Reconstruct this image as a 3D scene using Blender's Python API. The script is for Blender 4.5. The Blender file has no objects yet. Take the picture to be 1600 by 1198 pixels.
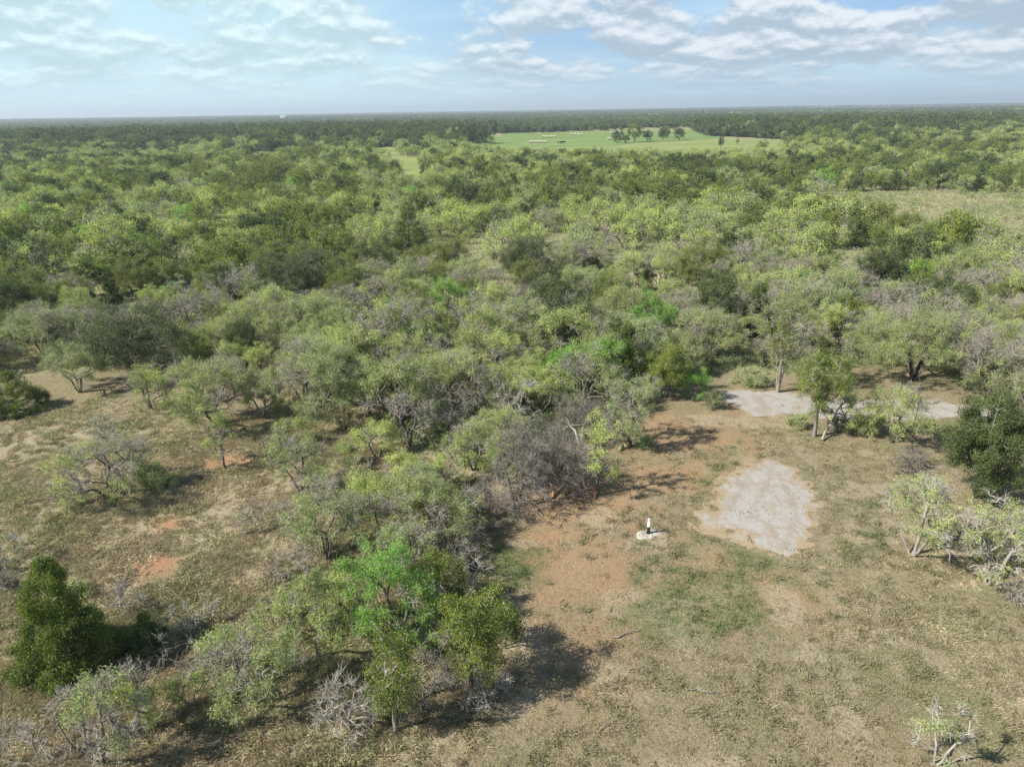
import bpy, math, random
import numpy as np

# ============================================================ camera, world, sun, exposure
PI = math.pi
scene = bpy.context.scene
CAM_H = 20.0
PITCH = 21.05
ROLL = -0.93
FPX = 1110.0                     # focal length in photo pixels (1600 wide)
cam_data = bpy.data.cameras.new("camera")
cam = bpy.data.objects.new("camera", cam_data)
scene.collection.objects.link(cam)
scene.camera = cam
cam_data.sensor_width = 36.0
cam_data.lens = FPX / 1600.0 * 36.0
cam_data.clip_start = 0.5
cam_data.clip_end = 60000.0
_a, _r = math.radians(90 - PITCH), math.radians(ROLL)
RX = np.array([[1, 0, 0], [0, math.cos(_a), -math.sin(_a)], [0, math.sin(_a), math.cos(_a)]])
RZ = np.array([[math.cos(_r), -math.sin(_r), 0], [math.sin(_r), math.cos(_r), 0], [0, 0, 1]])
RC = RX @ RZ
import mathutils
cam.matrix_world = mathutils.Matrix.Translation((0, 0, CAM_H)) @ mathutils.Matrix([list(r) for r in RC]).to_4x4()

SUN_EL, SUN_DIR = math.radians(41.0), np.array([-0.945, -0.327])   # towards the sun, in plan
sun_az = math.atan2(SUN_DIR[0], SUN_DIR[1])                      # clockwise from +Y
sun_data = bpy.data.lights.new("sun", 'SUN')
sun_data.energy = 5.0
sun_data.angle = math.radians(0.53)
sun_data.color = (1.0, 0.95, 0.87)
sun = bpy.data.objects.new("sun", sun_data)
scene.collection.objects.link(sun)
_to = mathutils.Vector((SUN_DIR[0] * math.cos(SUN_EL), SUN_DIR[1] * math.cos(SUN_EL), math.sin(SUN_EL)))
sun.rotation_euler = _to.to_track_quat('Z', 'Y').to_euler()
sun.location = (-60, -30, 80)

scene.view_settings.view_transform = 'Standard'
scene.view_settings.look = 'None'
scene.view_settings.gamma = 1.0
scene.view_settings.exposure = 0.72

world = bpy.data.worlds.new("World")
scene.world = world
world.use_nodes = True


class NT:
    """small helper to write node trees"""
    def __init__(self, nt):
        self.nt = nt
    def n(self, t, **kw):
        nd = self.nt.nodes.new(t)
        for k, v in kw.items():
            if k.startswith('i_'):
                continue
            setattr(nd, k, v)
        return nd
    def link(self, a, b):
        self.nt.links.new(a, b)
    def val(self, sock, v):
        if isinstance(v, (int, float, tuple, list)):
            sock.default_value = v
        else:
            self.link(v, sock)
    def math(self, op, a, b=None, c=None, clamp=False):
        nd = self.n('ShaderNodeMath', operation=op, use_clamp=clamp)
        self.val(nd.inputs[0], a)
        if b is not None: self.val(nd.inputs[1], b)
        if c is not None: self.val(nd.inputs[2], c)
        return nd.outputs[0]
    def mix(self, f, a, b, blend='MIX'):
        nd = self.n('ShaderNodeMix', data_type='RGBA', blend_type=blend)
        self.val(nd.inputs['Factor'], f)
        self.val(nd.inputs[6], a if not isinstance(a, (tuple, list)) else tuple(a) + ((1,) if len(a) == 3 else ()))
        self.val(nd.inputs[7], b if not isinstance(b, (tuple, list)) else tuple(b) + ((1,) if len(b) == 3 else ()))
        return nd.outputs[2]
    def noise(self, vec, scale, detail=4, rough=0.55, dist=0.0, out='Fac'):
        nd = self.n('ShaderNodeTexNoise')
        if vec is not None: self.link(vec, nd.inputs['Vector'])
        nd.inputs['Scale'].default_value = scale
        nd.inputs['Detail'].default_value = detail
        nd.inputs['Roughness'].default_value = rough
        nd.inputs['Distortion'].default_value = dist
        return nd.outputs[out]
    def ramp(self, f, a, b):
        nd = self.n('ShaderNodeMapRange', interpolation_type='SMOOTHSTEP')
        self.val(nd.inputs[0], f)
        nd.inputs[1].default_value = a
        nd.inputs[2].default_value = b
        return nd.outputs[0]
    def attr(self, name, out='Fac'):
        nd = self.n('ShaderNodeAttribute', attribute_name=name)
        return nd.outputs[out]


wt = NT(world.node_tree)
for nd in list(world.node_tree.nodes):
    world.node_tree.nodes.remove(nd)
w_out = wt.n('ShaderNodeOutputWorld')
w_bg = wt.n('ShaderNodeBackground')
w_bg.inputs['Strength'].default_value = 0.088
sky = wt.n('ShaderNodeTexSky', sky_type='NISHITA')
sky.sun_disc = False
sky.sun_elevation = SUN_EL
sky.sun_rotation = sun_az
sky.air_density = 1.0
sky.dust_density = 1.6
sky.ozone_density = 1.4
tc = wt.n('ShaderNodeTexCoord')
nrm = wt.n('ShaderNodeVectorMath', operation='NORMALIZE')
wt.link(tc.outputs['Generated'], nrm.inputs[0])
sep = wt.n('ShaderNodeSeparateXYZ')
wt.link(nrm.outputs[0], sep.inputs[0])
zc = wt.math('MAXIMUM', sep.outputs[2], 0.0)
u = wt.math('MULTIPLY', wt.math('ARCTAN2', sep.outputs[0], sep.outputs[1]), 8.5)
v = wt.math('MULTIPLY', wt.math('LOGARITHM', wt.math('ADD', zc, 0.05), 2.71828), 2.5)
comb = wt.n('ShaderNodeCombineXYZ')
wt.link(u, comb.inputs[0]); wt.link(v, comb.inputs[1])
cuv = comb.outputs[0]
# thin high veil
veil_map = wt.n('ShaderNodeMapping'); veil_map.inputs['Scale'].default_value = (0.25, 0.75, 1); veil_map.inputs['Rotation'].default_value = (0, 0, 0.30)
wt.link(cuv, veil_map.inputs[0])
veil_n = wt.noise(veil_map.outputs[0], 1.0, 6, 0.55, 0.4)
left = wt.ramp(sep.outputs[0], 0.16, -0.30)
high = wt.ramp(sep.outputs[2], 0.10, 0.17)
veil = wt.math('ADD', wt.ramp(veil_n, 0.40, 0.62), wt.math('MULTIPLY', left, 0.85), clamp=True)
veil = wt.math('MULTIPLY', veil, 0.60)
low = wt.ramp(sep.outputs[2], 0.12, 0.0)
sk = sky.outputs[0]
SKB = 10.0   # the world runs at strength 0.1, so cloud radiances are written times ten
def C(r, g, b): return (r * SKB, g * SKB, b * SKB)
base = wt.mix(0.65, sk, C(0.17, 0.36, 0.66))
base = wt.mix(veil, base, wt.mix(left, C(0.50, 0.67, 0.74), C(0.55, 0.76, 0.78)))
base = wt.mix(wt.math('MULTIPLY', low, 0.75), base, wt.mix(left, C(0.42, 0.57, 0.655), C(0.50, 0.67, 0.71)))
# cumulus: density noise, and the same noise a little higher for the shaded base / lit top
def cum(off):
    mp = wt.n('ShaderNodeMapping'); mp.inputs['Location'].default_value = (3.1, off + 7.7, 0.0)
    mp.inputs['Scale'].default_value = (1.0, 1.0, 1)
    wt.link(cuv, mp.inputs[0])
    return wt.noise(mp.outputs[0], 1.05, 9, 0.55, 0.0)
c1 = cum(0.0)
c2 = cum(0.13)
big = wt.noise(cuv, 0.5, 3, 0.5)
thr = wt.math('ADD', c1, wt.math('MULTIPLY', wt.math('SUBTRACT', big, 0.5), 0.55))
dens = wt.ramp(thr, 0.385, 0.50)
lit = wt.ramp(wt.math('SUBTRACT', c1, c2), -0.05, 0.10)
shade_c = wt.mix(left, C(0.31, 0.39, 0.465), C(0.38, 0.52, 0.565))
lit_c = wt.mix(left, C(0.62, 0.66, 0.70), C(0.60, 0.73, 0.75))
ccol = wt.mix(lit, shade_c, lit_c)
fade = wt.ramp(sep.outputs[2], 0.0, 0.06)
dens = wt.math('MULTIPLY', wt.math('MULTIPLY', dens, fade), 0.92)
final = wt.mix(dens, base, ccol)
# the dome deepens to blue well above the cloudy low band
final = wt.mix(wt.math('MULTIPLY', wt.ramp(sep.outputs[2], 0.15, 0.42), 0.93), final, C(0.085, 0.145, 0.27))
# below the horizon the dome repeats the horizon tone
wt.link(final, w_bg.inputs['Color'])
wt.link(w_bg.outputs[0], w_out.inputs[0])


# ============================================================ projection helpers
def at(px, py, z=0.0):
    """ground point seen at photo pixel (px, py)"""
    d = RC @ np.array([(px - 800.0) / FPX, -(py - 599.0) / FPX, -1.0])
    t = (z - CAM_H) / d[2]
    return np.array([d[0] * t, d[1] * t])

def proj(P):
    P = np.asarray(P, float).reshape(-1, 3)
    q = (P - np.array([0, 0, CAM_H])) @ RC
    w = np.maximum(-q[:, 2], 1e-3)
    return 800 + q[:, 0] / w * FPX, 599 - q[:, 1] / w * FPX, -q[:, 2]

def top_height(px, py, D):
    """height of something D metres down the view seen at pixel row py"""
    d = RC @ np.array([(px - 800.0) / FPX, -(py - 599.0) / FPX, -1.0])
    return CAM_H + D * d[2] / d[1]

# ============================================================ noise
def _h(ix, iy, seed):
    h = (ix.astype(np.int64) * 374761393 + iy.astype(np.int64) * 668265263 + seed * 974711) & 0xffffffff
    h = ((h ^ (h >> 13)) * 1274126177) & 0xffffffff
    h = h ^ (h >> 16)
    return (h & 0xffff) / 65535.0

def vnoise(x, y, s, seed=0):
    x = np.asarray(x, float) / s; y = np.asarray(y, float) / s
    ix, iy = np.floor(x), np.floor(y)
    fx, fy = x - ix, y - iy
    fx = fx * fx * (3 - 2 * fx); fy = fy * fy * (3 - 2 * fy)
    a, b = _h(ix, iy, seed), _h(ix + 1, iy, seed)
    c, d = _h(ix, iy + 1, seed), _h(ix + 1, iy + 1, seed)
    return (a * (1 - fx) + b * fx) * (1 - fy) + (c * (1 - fx) + d * fx) * fy

def fbm(x, y, s, seed=0, o=4):
    t, a, n = 0, 1.0, 0
    for k in range(o):
        t = t + a * vnoise(x, y, s / 2 ** k, seed + k * 17); n += a; a *= 0.5
    return t / n

def sstep(a, b, x):
    t = np.clip((x - a) / (b - a), 0, 1)
    return t * t * (3 - 2 * t)

def ground_z(x, y):
    x = np.asarray(x, float); y = np.asarray(y, float)
    d = np.hypot(x, y)
    z = 0.30 * (fbm(x, y, 14, 3, 3) - 0.5) * sstep(3000, 100, d)
    z = z + 0.14 * (fbm(x, y, 2.2, 9, 2) - 0.5) * sstep(-9, -14, x - (y - 26) * 0.35) * sstep(120, 60, d)
    z = z + 24.0 * (fbm(x, y, 2600, 21, 3) - 0.46) * sstep(1500, 5200, d)
    return z

def poly_w(pts):
    return np.array([at(*p) for p in pts])

def sdist(x, y, poly):
    """signed distance to polygon, positive inside"""
    x = np.asarray(x, float); y = np.asarray(y, float)
    best = np.full(x.shape, 1e9); inside = np.zeros(x.shape, bool)
    n = len(poly)
    for i in range(n):
        ax, ay = poly[i]; bx, by = poly[(i + 1) % n]
        ex, ey = bx - ax, by - ay
        t = np.clip(((x - ax) * ex + (y - ay) * ey) / (ex * ex + ey * ey + 1e-9), 0, 1)
        best = np.minimum(best, np.hypot(x - ax - t * ex, y - ay - t * ey))
        c = ((ay > y) != (by > y)) & (x < (bx - ax) * (y - ay) / (by - ay + 1e-12) + ax)
        inside ^= c
    return np.where(inside, best, -best)

# ============================================================ mesh helpers
def new_mesh(name, V, F, mat, attrs=None, smooth=False, cols=None):
    me = bpy.data.meshes.new(name)
    V = np.asarray(V, np.float32).reshape(-1, 3)
    F = np.asarray(F, np.int32)
    k = F.shape[1]
    me.vertices.add(len(V)); me.vertices.foreach_set('co', V.ravel())
    me.loops.add(F.size); me.loops.foreach_set('vertex_index', F.ravel())
    me.polygons.add(len(F))
    me.polygons.foreach_set('loop_start', np.arange(0, F.size, k, dtype=np.int32))
    me.polygons.foreach_set('loop_total', np.full(len(F), k, np.int32))
    if smooth:
        me.polygons.foreach_set('use_smooth', np.ones(len(F), bool))
    for an, av in (attrs or {}).items():
        a = me.attributes.new(an, 'FLOAT', 'POINT'); a.data.foreach_set('value', np.asarray(av, np.float32))
    if cols is not None:
        a = me.attributes.new('col', 'FLOAT_COLOR', 'POINT')
        c = np.ones((len(V), 4), np.float32); c[:, :3] = cols
        a.data.foreach_set('color', c.ravel())
    me.update(calc_edges=True)
    for m in (mat if isinstance(mat, (list, tuple)) else [mat]):
        me.materials.append(m)
    return me

def link(name, data, parent=None):
    o = bpy.data.objects.new(name, data)
    scene.collection.objects.link(o)
    if parent is not None: o.parent = parent
    return o

def tag(o, label=None, cat=None, group=None, kind=None):
    if label: o['label'] = label
    if cat: o['category'] = cat
    if group: o['group'] = group
    if kind: o['kind'] = kind
    return o

def frames(d):
    ref = np.where(np.abs(d[:, 2:3]) < 0.9, np.array([[0, 0, 1.0]]), np.array([[1.0, 0, 0]]))
    a = np.cross(d, ref); a /= np.linalg.norm(a, axis=1, keepdims=True) + 1e-9
    b = np.cross(d, a)
    return a, b

def tubes(P0, P1, R0, R1, k):
    P0 = np.asarray(P0, float); P1 = np.asarray(P1, float); R0 = np.asarray(R0, float); R1 = np.asarray(R1, float)
    d = P1 - P0; L = np.linalg.norm(d, axis=1, keepdims=True) + 1e-9; d = d / L
    a, b = frames(d)
    P0 = P0 - d * (R0[:, None] * 0.35)
    ang = np.arange(k) / k * 2 * PI
    ca, sa = np.cos(ang)[None, :, None], np.sin(ang)[None, :, None]
    ring = a[:, None] * ca + b[:, None] * sa
    v0 = P0[:, None] + ring * R0[:, None, None]; v1 = P1[:, None] + ring * R1[:, None, None]
    V = np.concatenate([v0, v1], 1).reshape(-1, 3)
    i = np.arange(k); j = (i + 1) % k
    f = np.stack([i, j, j + k, i + k], 1)
    F = (np.arange(len(P0))[:, None, None] * (2 * k) + f[None]).reshape(-1, 4)
    return V, F

def unit(v):
    return v / (np.linalg.norm(v, axis=-1, keepdims=True) + 1e-9)

def join(parts):
    Vs, Fs, As, o = [], [], [], 0
    for V, F, A in parts:
        Vs.append(V); Fs.append(F + o); As.append(A); o += len(V)
    return np.concatenate(Vs), np.concatenate(Fs), np.concatenate(As)

# ============================================================ materials
def material(name):
    m = bpy.data.materials.new(name); m.use_nodes = True
    for nd in list(m.node_tree.nodes): m.node_tree.nodes.remove(nd)
    t = NT(m.node_tree)
    out = t.n('ShaderNodeOutputMaterial')
    return m, t, out

def diffuse_mat(name, col, rough=0.9, var=0.25, scale=8.0, bump=0.0):
    m, t, out = material(name)
    tcn = t.n('ShaderNodeTexCoord')
    nz = t.noise(tcn.outputs['Object'], scale, 6, 0.6)
    c = t.mix(t.ramp(nz, 0.3, 0.7), tuple(x * (1 - var) for x in col), tuple(min(1, x * (1 + var)) for x in col))
    b = t.n('ShaderNodeBsdfPrincipled')
    t.link(c, b.inputs['Base Color']); b.inputs['Roughness'].default_value = rough
    if bump:
        bn = t.n('ShaderNodeBump'); bn.inputs['Strength'].default_value = bump
        t.link(nz, bn.inputs['Height']); t.link(bn.outputs[0], b.inputs['Normal'])
    t.link(b.outputs[0], out.inputs[0])
    return m

def leaf_mat(name, dark, lightc, alt, trans=0.35):
    """leaf colour varies from leaf to leaf, sprig to sprig and tree to tree"""
    m, t, out = material(name)
    tone = t.attr('tone')
    oi = t.n('ShaderNodeObjectInfo')
    rnd = oi.outputs['Random']
    f = t.math('ADD', tone, t.math('MULTIPLY', t.math('SUBTRACT', rnd, 0.5), 0.45), clamp=True)
    c = t.mix(f, dark, lightc)
    r2 = t.math('FRACT', t.math('MULTIPLY', rnd, 7.31))
    c = t.mix(t.math('MULTIPLY', t.ramp(r2, 0.35, 1.0), 0.75), c, alt)
    df = t.n('ShaderNodeBsdfPrincipled'); df.inputs['Roughness'].default_value = 0.55
    df.inputs['Specular IOR Level'].default_value = 0.25
    tr = t.n('ShaderNodeBsdfTranslucent')
    t.link(c, df.inputs['Base Color'])
    tc_ = t.mix(1.0, c, (1.1, 1.25, 0.55), 'MULTIPLY')
    t.link(tc_, tr.inputs['Color'])
    mx = t.n('ShaderNodeMixShader'); mx.inputs[0].default_value = trans
    t.link(df.outputs[0], mx.inputs[1]); t.link(tr.outputs[0], mx.inputs[2])
    t.link(mx.outputs[0], out.inputs[0])
    return m

LEAF = {
    'mesquite': leaf_mat('mesquite_leaf', (0.19, 0.245, 0.068), (0.62, 0.70, 0.215), (0.36, 0.43, 0.21), .34),
    'retama': leaf_mat('retama_leaf', (0.12, 0.25, 0.035), (0.33, 0.55, 0.09), (0.22, 0.42, 0.08), .34),
    'elm': leaf_mat('elm_leaf', (0.095, 0.135, 0.027), (0.31, 0.365, 0.07), (0.19, 0.215, 0.05), .30),
    'oak': leaf_mat('oak_leaf', (0.045, 0.072, 0.022), (0.155, 0.20, 0.058), (0.10, 0.13, 0.05), 0.25),
    'juniper': leaf_mat('juniper_leaf', (0.05, 0.088, 0.018), (0.22, 0.28, 0.045), (0.08, 0.12, 0.03), 0.25),
    'brush': leaf_mat('brush_leaf', (0.18, 0.21, 0.11), (0.34, 0.38, 0.20), (0.26, 0.29, 0.17), 0.3),
}

def bark_mat(name, dark, light):
    m, t, out = material(name)
    tone = t.attr('tone')
    tcn = t.n('ShaderNodeTexCoord')
    mp = t.n('ShaderNodeMapping'); mp.inputs['Scale'].default_value = (1, 1, 0.35)
    t.link(tcn.outputs['Object'], mp.inputs[0])
    nz = t.noise(mp.outputs[0], 9.0, 5, 0.65)
    f = t.math('ADD', tone, t.math('MULTIPLY', t.math('SUBTRACT', nz, 0.5), 0.9), clamp=True)
    c = t.mix(f, dark, light)
    b = t.n('ShaderNodeBsdfPrincipled'); b.inputs['Roughness'].default_value = 0.9
    b.inputs['Specular IOR Level'].default_value = 0.15
    t.link(c, b.inputs['Base Color'])
    t.link(b.outputs[0], out.inputs[0])
    return m

BARK = bark_mat('bark', (0.035, 0.030, 0.026), (0.45, 0.415, 0.35))
BARK_PALE = bark_mat('pale_bark', (0.20, 0.18, 0.155), (0.54, 0.50, 0.44))
BARK_GREY = bark_mat('grey_bark', (0.055, 0.050, 0.045), (0.31, 0.28, 0.235))
BARK_DEAD = bark_mat('weathered_wood', (0.11, 0.098, 0.082), (0.50, 0.465, 0.395))

# ============================================================ trees
def lobes_for(kind, H, W, rng, high=False):
    R = W / 2
    L = []
    if kind in ('mesquite', 'retama'):
        n = int(rng.integers(13, 18))
        a0 = rng.uniform(0, 2 * PI)
        for i in range(n):
            a = a0 + i * 2.399 + rng.normal(0, .3); r = R * 0.84 * math.sqrt((i + 0.4) / n) * rng.uniform(.85, 1.1)
            z = H * (0.84 - 0.36 * (r / R) ** 2 + rng.normal(0, 0.06))
            L.append((r * math.cos(a), r * math.sin(a), z, W * rng.uniform(.11, .18), H * rng.uniform(.08, .15)))
        for i in range(int(rng.integers(7, 11))):
            a = rng.uniform(0, 2 * PI); r = R * rng.uniform(.45, .88)
            L.append((r * math.cos(a), r * math.sin(a), H * rng.uniform(.24, .55), W * .13, H * .12))
    elif kind in ('elm', 'oak'):
        n = int(rng.integers(18, 24))
        zb = .42 if high else 0.14 if kind == 'elm' else 0.04
        for i in range(n):
            q = (i + .5) / n; ph = math.acos(1 - 1.9 * q); a = i * 2.399 + rng.normal(0, .3)
            s = rng.uniform(.55, .88)
            zc_ = H * (1 + zb) / 2; hz = H * (1 - zb) / 2
            L.append((R * s * math.sin(ph) ** .8 * math.cos(a), R * s * math.sin(ph) ** .8 * math.sin(a), zc_ + hz * .86 * s * math.cos(ph) * 1.1,
                      W * rng.uniform(.13, .20), H * rng.uniform(.09, .15)))
        for i in range(4):
            L.append((rng.normal(0, R * .2), rng.normal(0, R * .2), H * rng.uniform(.35, .7), W * .2, H * .15))
    elif kind == 'juniper':
        n = int(rng.integers(30, 36))
        for i in range(n):
            q = (i + .5) / n; z = q ** 1.2
            r = R * .98 * (1 - z) ** .60 * rng.uniform(.55, 1.0); a = i * 2.399 + rng.normal(0, .4)
            L.append((r * math.cos(a), r * math.sin(a), H * (.05 + .88 * z), W * (.17 - .10 * z), H * .08))
    else:                                            # brush, bare: one loose volume rather than tufts
        n = int(rng.integers(10, 14))
        for i in range(n):
            q = (i + .5) / n; ph = math.acos(1 - q); a = i * 2.399 + rng.normal(0, .4); s = rng.uniform(.4, .75)
            L.append((R * s * math.sin(ph) * math.cos(a), R * s * math.sin(ph) * math.sin(a), H * (.16 + .72 * s * math.cos(ph)),
                      W * rng.uniform(.22, .32), H * rng.uniform(.16, .25)))
    return np.array(L)

KP = {  # stems, spread, targets, leaves per target, leaf length, leaf width, droop, twig count, bare share
    'mesquite': dict(stems=(2, 4), fork=.24, T=200, lpt=125, ll=.11, lw=.026, droop=.9, K=7, bare=.19, tw=(.3, .65)),
    'retama': dict(stems=(2, 4), fork=.25, T=150, lpt=230, ll=.10, lw=.026, droop=.5, K=6, bare=.05, tw=(.3, .6)),
    'elm': dict(stems=(1, 3), fork=.25, T=230, lpt=180, ll=.065, lw=.045, droop=.3, K=6, bare=.05, tw=(.25, .5)),
    'oak': dict(stems=(1, 3), fork=.16, T=250, lpt=190, ll=.07, lw=.05, droop=.2, K=5, bare=.02, tw=(.25, .5)),
    'juniper': dict(stems=(1, 2), fork=.3, T=330, lpt=170, ll=.11, lw=.034, droop=-.7, K=5, bare=.02, tw=(.25, .5)),
    'brush': dict(stems=(5, 8), fork=.12, T=130, lpt=45, ll=.07, lw=.035, droop=0, K=11, bare=.25, tw=(.3, .7)),
    'bare': dict(stems=(3, 6), fork=.20, T=110, lpt=0, ll=.07, lw=.03, droop=0, K=9, bare=1.0, tw=(.35, .9)),
}

def grow(kind, H, W, seed, lod=0, bare=None, dens=1.0, stems=None, lean=(0, 0), tmul=1.0, fork=None):
    """returns trunk (V,F,tone), twigs (V,F,tone), leaves (V,F,tone)"""
    rng = np.random.default_rng(seed)
    p = KP[kind]
    bare = p['bare'] if bare is None else bare
    # lobes and twigs reach past the envelope they are set out on, so it is drawn in
    W, H = max(W * .80 - .25, W * .5), max(H * .93 - .1, H * .8)
    L = lobes_for(kind, H, W, rng, (fork or 0) > .4)
    L[:, 0] += lean[0] * L[:, 2]; L[:, 1] += lean[1] * L[:, 2]
    size = (W / 5.0) ** 1.4 * (H / 5.0) ** .5
    T = int(max(14, p['T'] * size * tmul * (1, .42, .2)[lod]))
    T = min(T, 520)
    vol = L[:, 3] ** 2 * L[:, 4]
    li = rng.choice(len(L), T, p=vol / vol.sum())
    q = unit(rng.normal(size=(T, 3))) * (rng.uniform(0, 1, (T, 1)) ** .4)
    tg = L[li, :3] + q * np.stack([L[li, 3], L[li, 3], L[li, 4]], 1) * 1.15
    tg[:, 2] = np.maximum(tg[:, 2], .12)
    lobe_bare = rng.uniform(size=len(L)) < bare
    is_bare = lobe_bare[li] | (rng.uniform(size=T) < bare * .5)
    if bare >= 1: is_bare[:] = True
    ns = stems or int(rng.integers(p['stems'][0], p['stems'][1] + 1))
    fz = (fork or p['fork']) * H
    pos = [np.array([0, 0, -.15])]; par = [-1]
    a0 = rng.uniform(0, 2 * PI)
    for s in range(ns):
        a = a0 + s * 2 * PI / ns + rng.normal(0, .3)
        sp = (.10 if ns > 1 else .02) * W * rng.uniform(.6, 1.6)
        end = np.array([sp * math.cos(a) + lean[0] * fz, sp * math.sin(a) + lean[1] * fz, fz * rng.uniform(.8, 1.25)])
        prev = 0; m = 5
        off = np.array([.05 * math.cos(a), .05 * math.sin(a), -.1]) * (1 if ns > 1 else 0)
        for i in range(1, m + 1):
            t = i / m
            pt = off * (1 - t) + end * t + np.array([*rng.normal(0, .03 * H / 5, 2), 0]) * math.sin(PI * t)
            pos.append(pt); par.append(prev); prev = len(pos) - 1
        if kind == 'juniper' or (ns == 1 and kind == 'oak'):
            for i in range(1, 7):
                pt = end + (np.array([lean[0] * H, lean[1] * H, H * .95]) - end) * i / 6 + np.array([*rng.normal(0, .05, 2), 0])
                pos.append(pt); par.append(prev); prev = len(pos) - 1
    pos = list(pos)
    cap = 4200
    A = np.zeros((cap, 3)); A[:len(pos)] = pos; n = len(pos)
    PR = np.full(cap, -1); PR[:n] = par
    PL = np.zeros(cap)
    for i in range(1, n): PL[i] = PL[PR[i]] + np.linalg.norm(A[i] - A[PR[i]])
    order = np.argsort(np.linalg.norm(tg - np.array([0, 0, fz]), axis=1))
    tnode = np.zeros(T, int)
    step = .5 if lod == 0 else 1.0
    for ti in order:
        t = tg[ti]
        d = np.linalg.norm(A[2:n] - t, axis=1)
        cost = d + .30 * PL[2:n] + 1.1 * np.maximum(0, A[2:n, 2] - t[2] - .1) + 2.0 * (A[2:n, 2] < fz * .5)
        j = int(np.argmin(cost)) + 2
        s = A[j]; dd = d[j - 2]
        tan = unit(s - A[PR[j]])
        ctrl = s + tan * dd * .35 + np.array([0, 0, .10 * dd])
        k = max(1, int(round(dd / step)))
        if n + k >= cap: k = 1
        if n + 1 >= cap: tnode[ti] = j; continue
        prev = j
        for i in range(1, k + 1):
            q_ = i / k
            pt = (1 - q_) ** 2 * s + 2 * q_ * (1 - q_) * ctrl + q_ * q_ * t
            if i < k: pt = pt + rng.normal(0, .055 * step / .5, 3)
            A[n] = pt; PR[n] = prev; PL[n] = PL[prev] + np.linalg.norm(pt - A[prev]); prev = n; n += 1
        tnode[ti] = prev
    cnt = np.zeros(n)
    np.add.at(cnt, tnode, 1)
    for i in range(n - 1, 0, -1): cnt[PR[i]] += cnt[i]
    cnt = np.maximum(cnt, .6)
    thick = {'brush': .9, 'bare': 1.0, 'mesquite': 1.05}.get(kind, 1.0)
    rad = .0105 * cnt ** .47 * thick * (1, 1.5, 2.2)[lod]
    A = A[:n]; PR = PR[:n]
    idx = np.arange(1, n)
    r1 = rad[idx]; r0 = np.minimum(rad[PR[idx]], r1 * 1.35)
    base = PR[idx] == 0
    r0[base] = r1[base] * 1.5
    big = r1 > .022
    parts = []
    def tone_of(r): return np.clip(.78 - np.sqrt(r) * 2.1, .0, 1)
    for sel, k in ((big, 7 if lod == 0 else 4), (~big, 4 if lod == 0 else 3)):
        if sel.any():
            V, F = tubes(A[PR[idx[sel]]], A[idx[sel]], r0[sel], r1[sel], k)
            parts.append((V, F, np.repeat(tone_of(r1[sel]), 2 * k)))
    trunk = join(parts)
    # twigs
    cc = np.array([lean[0] * H, lean[1] * H, H * .35])
    K = p['K'] if lod == 0 else (4 if lod == 1 else 2)
    Kt = np.where(is_bare, int(K * 1.25) + 1, K)
    rep = np.repeat(np.arange(T), Kt)
    m = len(rep)
    out = unit(tg[rep] - cc)
    dr = unit(out * .8 + rng.normal(0, .62, (m, 3)) + np.array([0, 0, .25]))
    ln = rng.uniform(*p['tw'], m) * np.where(is_bare[rep], 1.15, 1.0) * min(1.25, max(.55, W / 5.0))
    mid = tg[rep] + dr * ln[:, None] * .5
    d2 = unit(dr + rng.normal(0, .38, (m, 3)) - np.array([0, 0, .35 * max(0, p['droop'])]))
    end = mid + d2 * ln[:, None] * .55
    rt = (.0078 if kind == 'bare' else .0078) if lod == 0 else (.013 if lod == 1 else .035)
    tv = []
    one = np.ones(m)
    V, F = tubes(tg[rep], mid, one * rt * 1.25, one * rt, 3); tv.append((V, F, np.repeat(rng.uniform(.45, 1.0, m), 6)))
    V, F = tubes(mid, end, one * rt, one * rt * .6, 3); tv.append((V, F, np.repeat(rng.uniform(.5, 1.0, m), 6)))
    if lod == 0:      # side twigs
        d3 = unit(d2 + rng.normal(0, .7, (m, 3)))
        e3 = mid + d3 * ln[:, None] * .5
        V, F = tubes(mid, e3, one * rt * .85, one * rt * .5, 3); tv.append((V, F, np.repeat(rng.uniform(.5, 1.0, m), 6)))
    twigs = join(tv)
    # leaves
    lpt = int(p['lpt'] * dens * (1, .30, .14)[lod])
    leaves = None
    live = np.where(~is_bare[rep])[0]
    if lpt > 0 and len(live):
        nl = int(lpt * (~is_bare).sum())
        j = rng.choice(live, nl)
        t = rng.uniform(.05, 1.08, nl)[:, None]
        s = tg[rep[j]]; md = mid[j]; en = end[j]
        if lod == 0:
            alt = rng.uniform(size=nl) < .4
            en = np.where(alt[:, None], e3[j], en)
        c = np.where(t < .5, s + (md - s) * t * 2, md + (en - md) * (t * 2 - 1))
        c = c + rng.normal(0, ({'elm': .14, 'oak': .14}.get(kind, .105), .2, .4)[lod], (nl, 3))
        c[:, 2] = np.maximum(c[:, 2], .05)
        ax = unit(rng.normal(size=(nl, 3)) + np.array([0, 0, -p['droop']]) + unit(c - cc) * (.5 if kind != 'juniper' else .9))
        w = unit(np.cross(ax, rng.normal(size=(nl, 3))))
        lm = (1, 1.9, 5.0)[lod]; lwm = (1, 3.4, 8.5)[lod]
        Ln = p['ll'] * lm * rng.uniform(.6, 1.3, nl)[:, None] * .5
        Wn = p['lw'] * lwm * rng.uniform(.7, 1.3, nl)[:, None] * .5
        V = np.stack([c - ax * Ln, c + w * Wn, c + ax * Ln, c - w * Wn], 1).reshape(-1, 3)
        F = np.arange(nl * 4).reshape(-1, 4)
        ct = rng.normal(0, .16, T); lt = rng.normal(0, .12, len(L))
        tone = np.clip(.5 + ct[rep[j]] + lt[li[rep[j]]] + rng.normal(0, .18, nl), 0, 1)
        leaves = (V, F, np.repeat(tone, 4))
    return trunk, twigs, leaves

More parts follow.
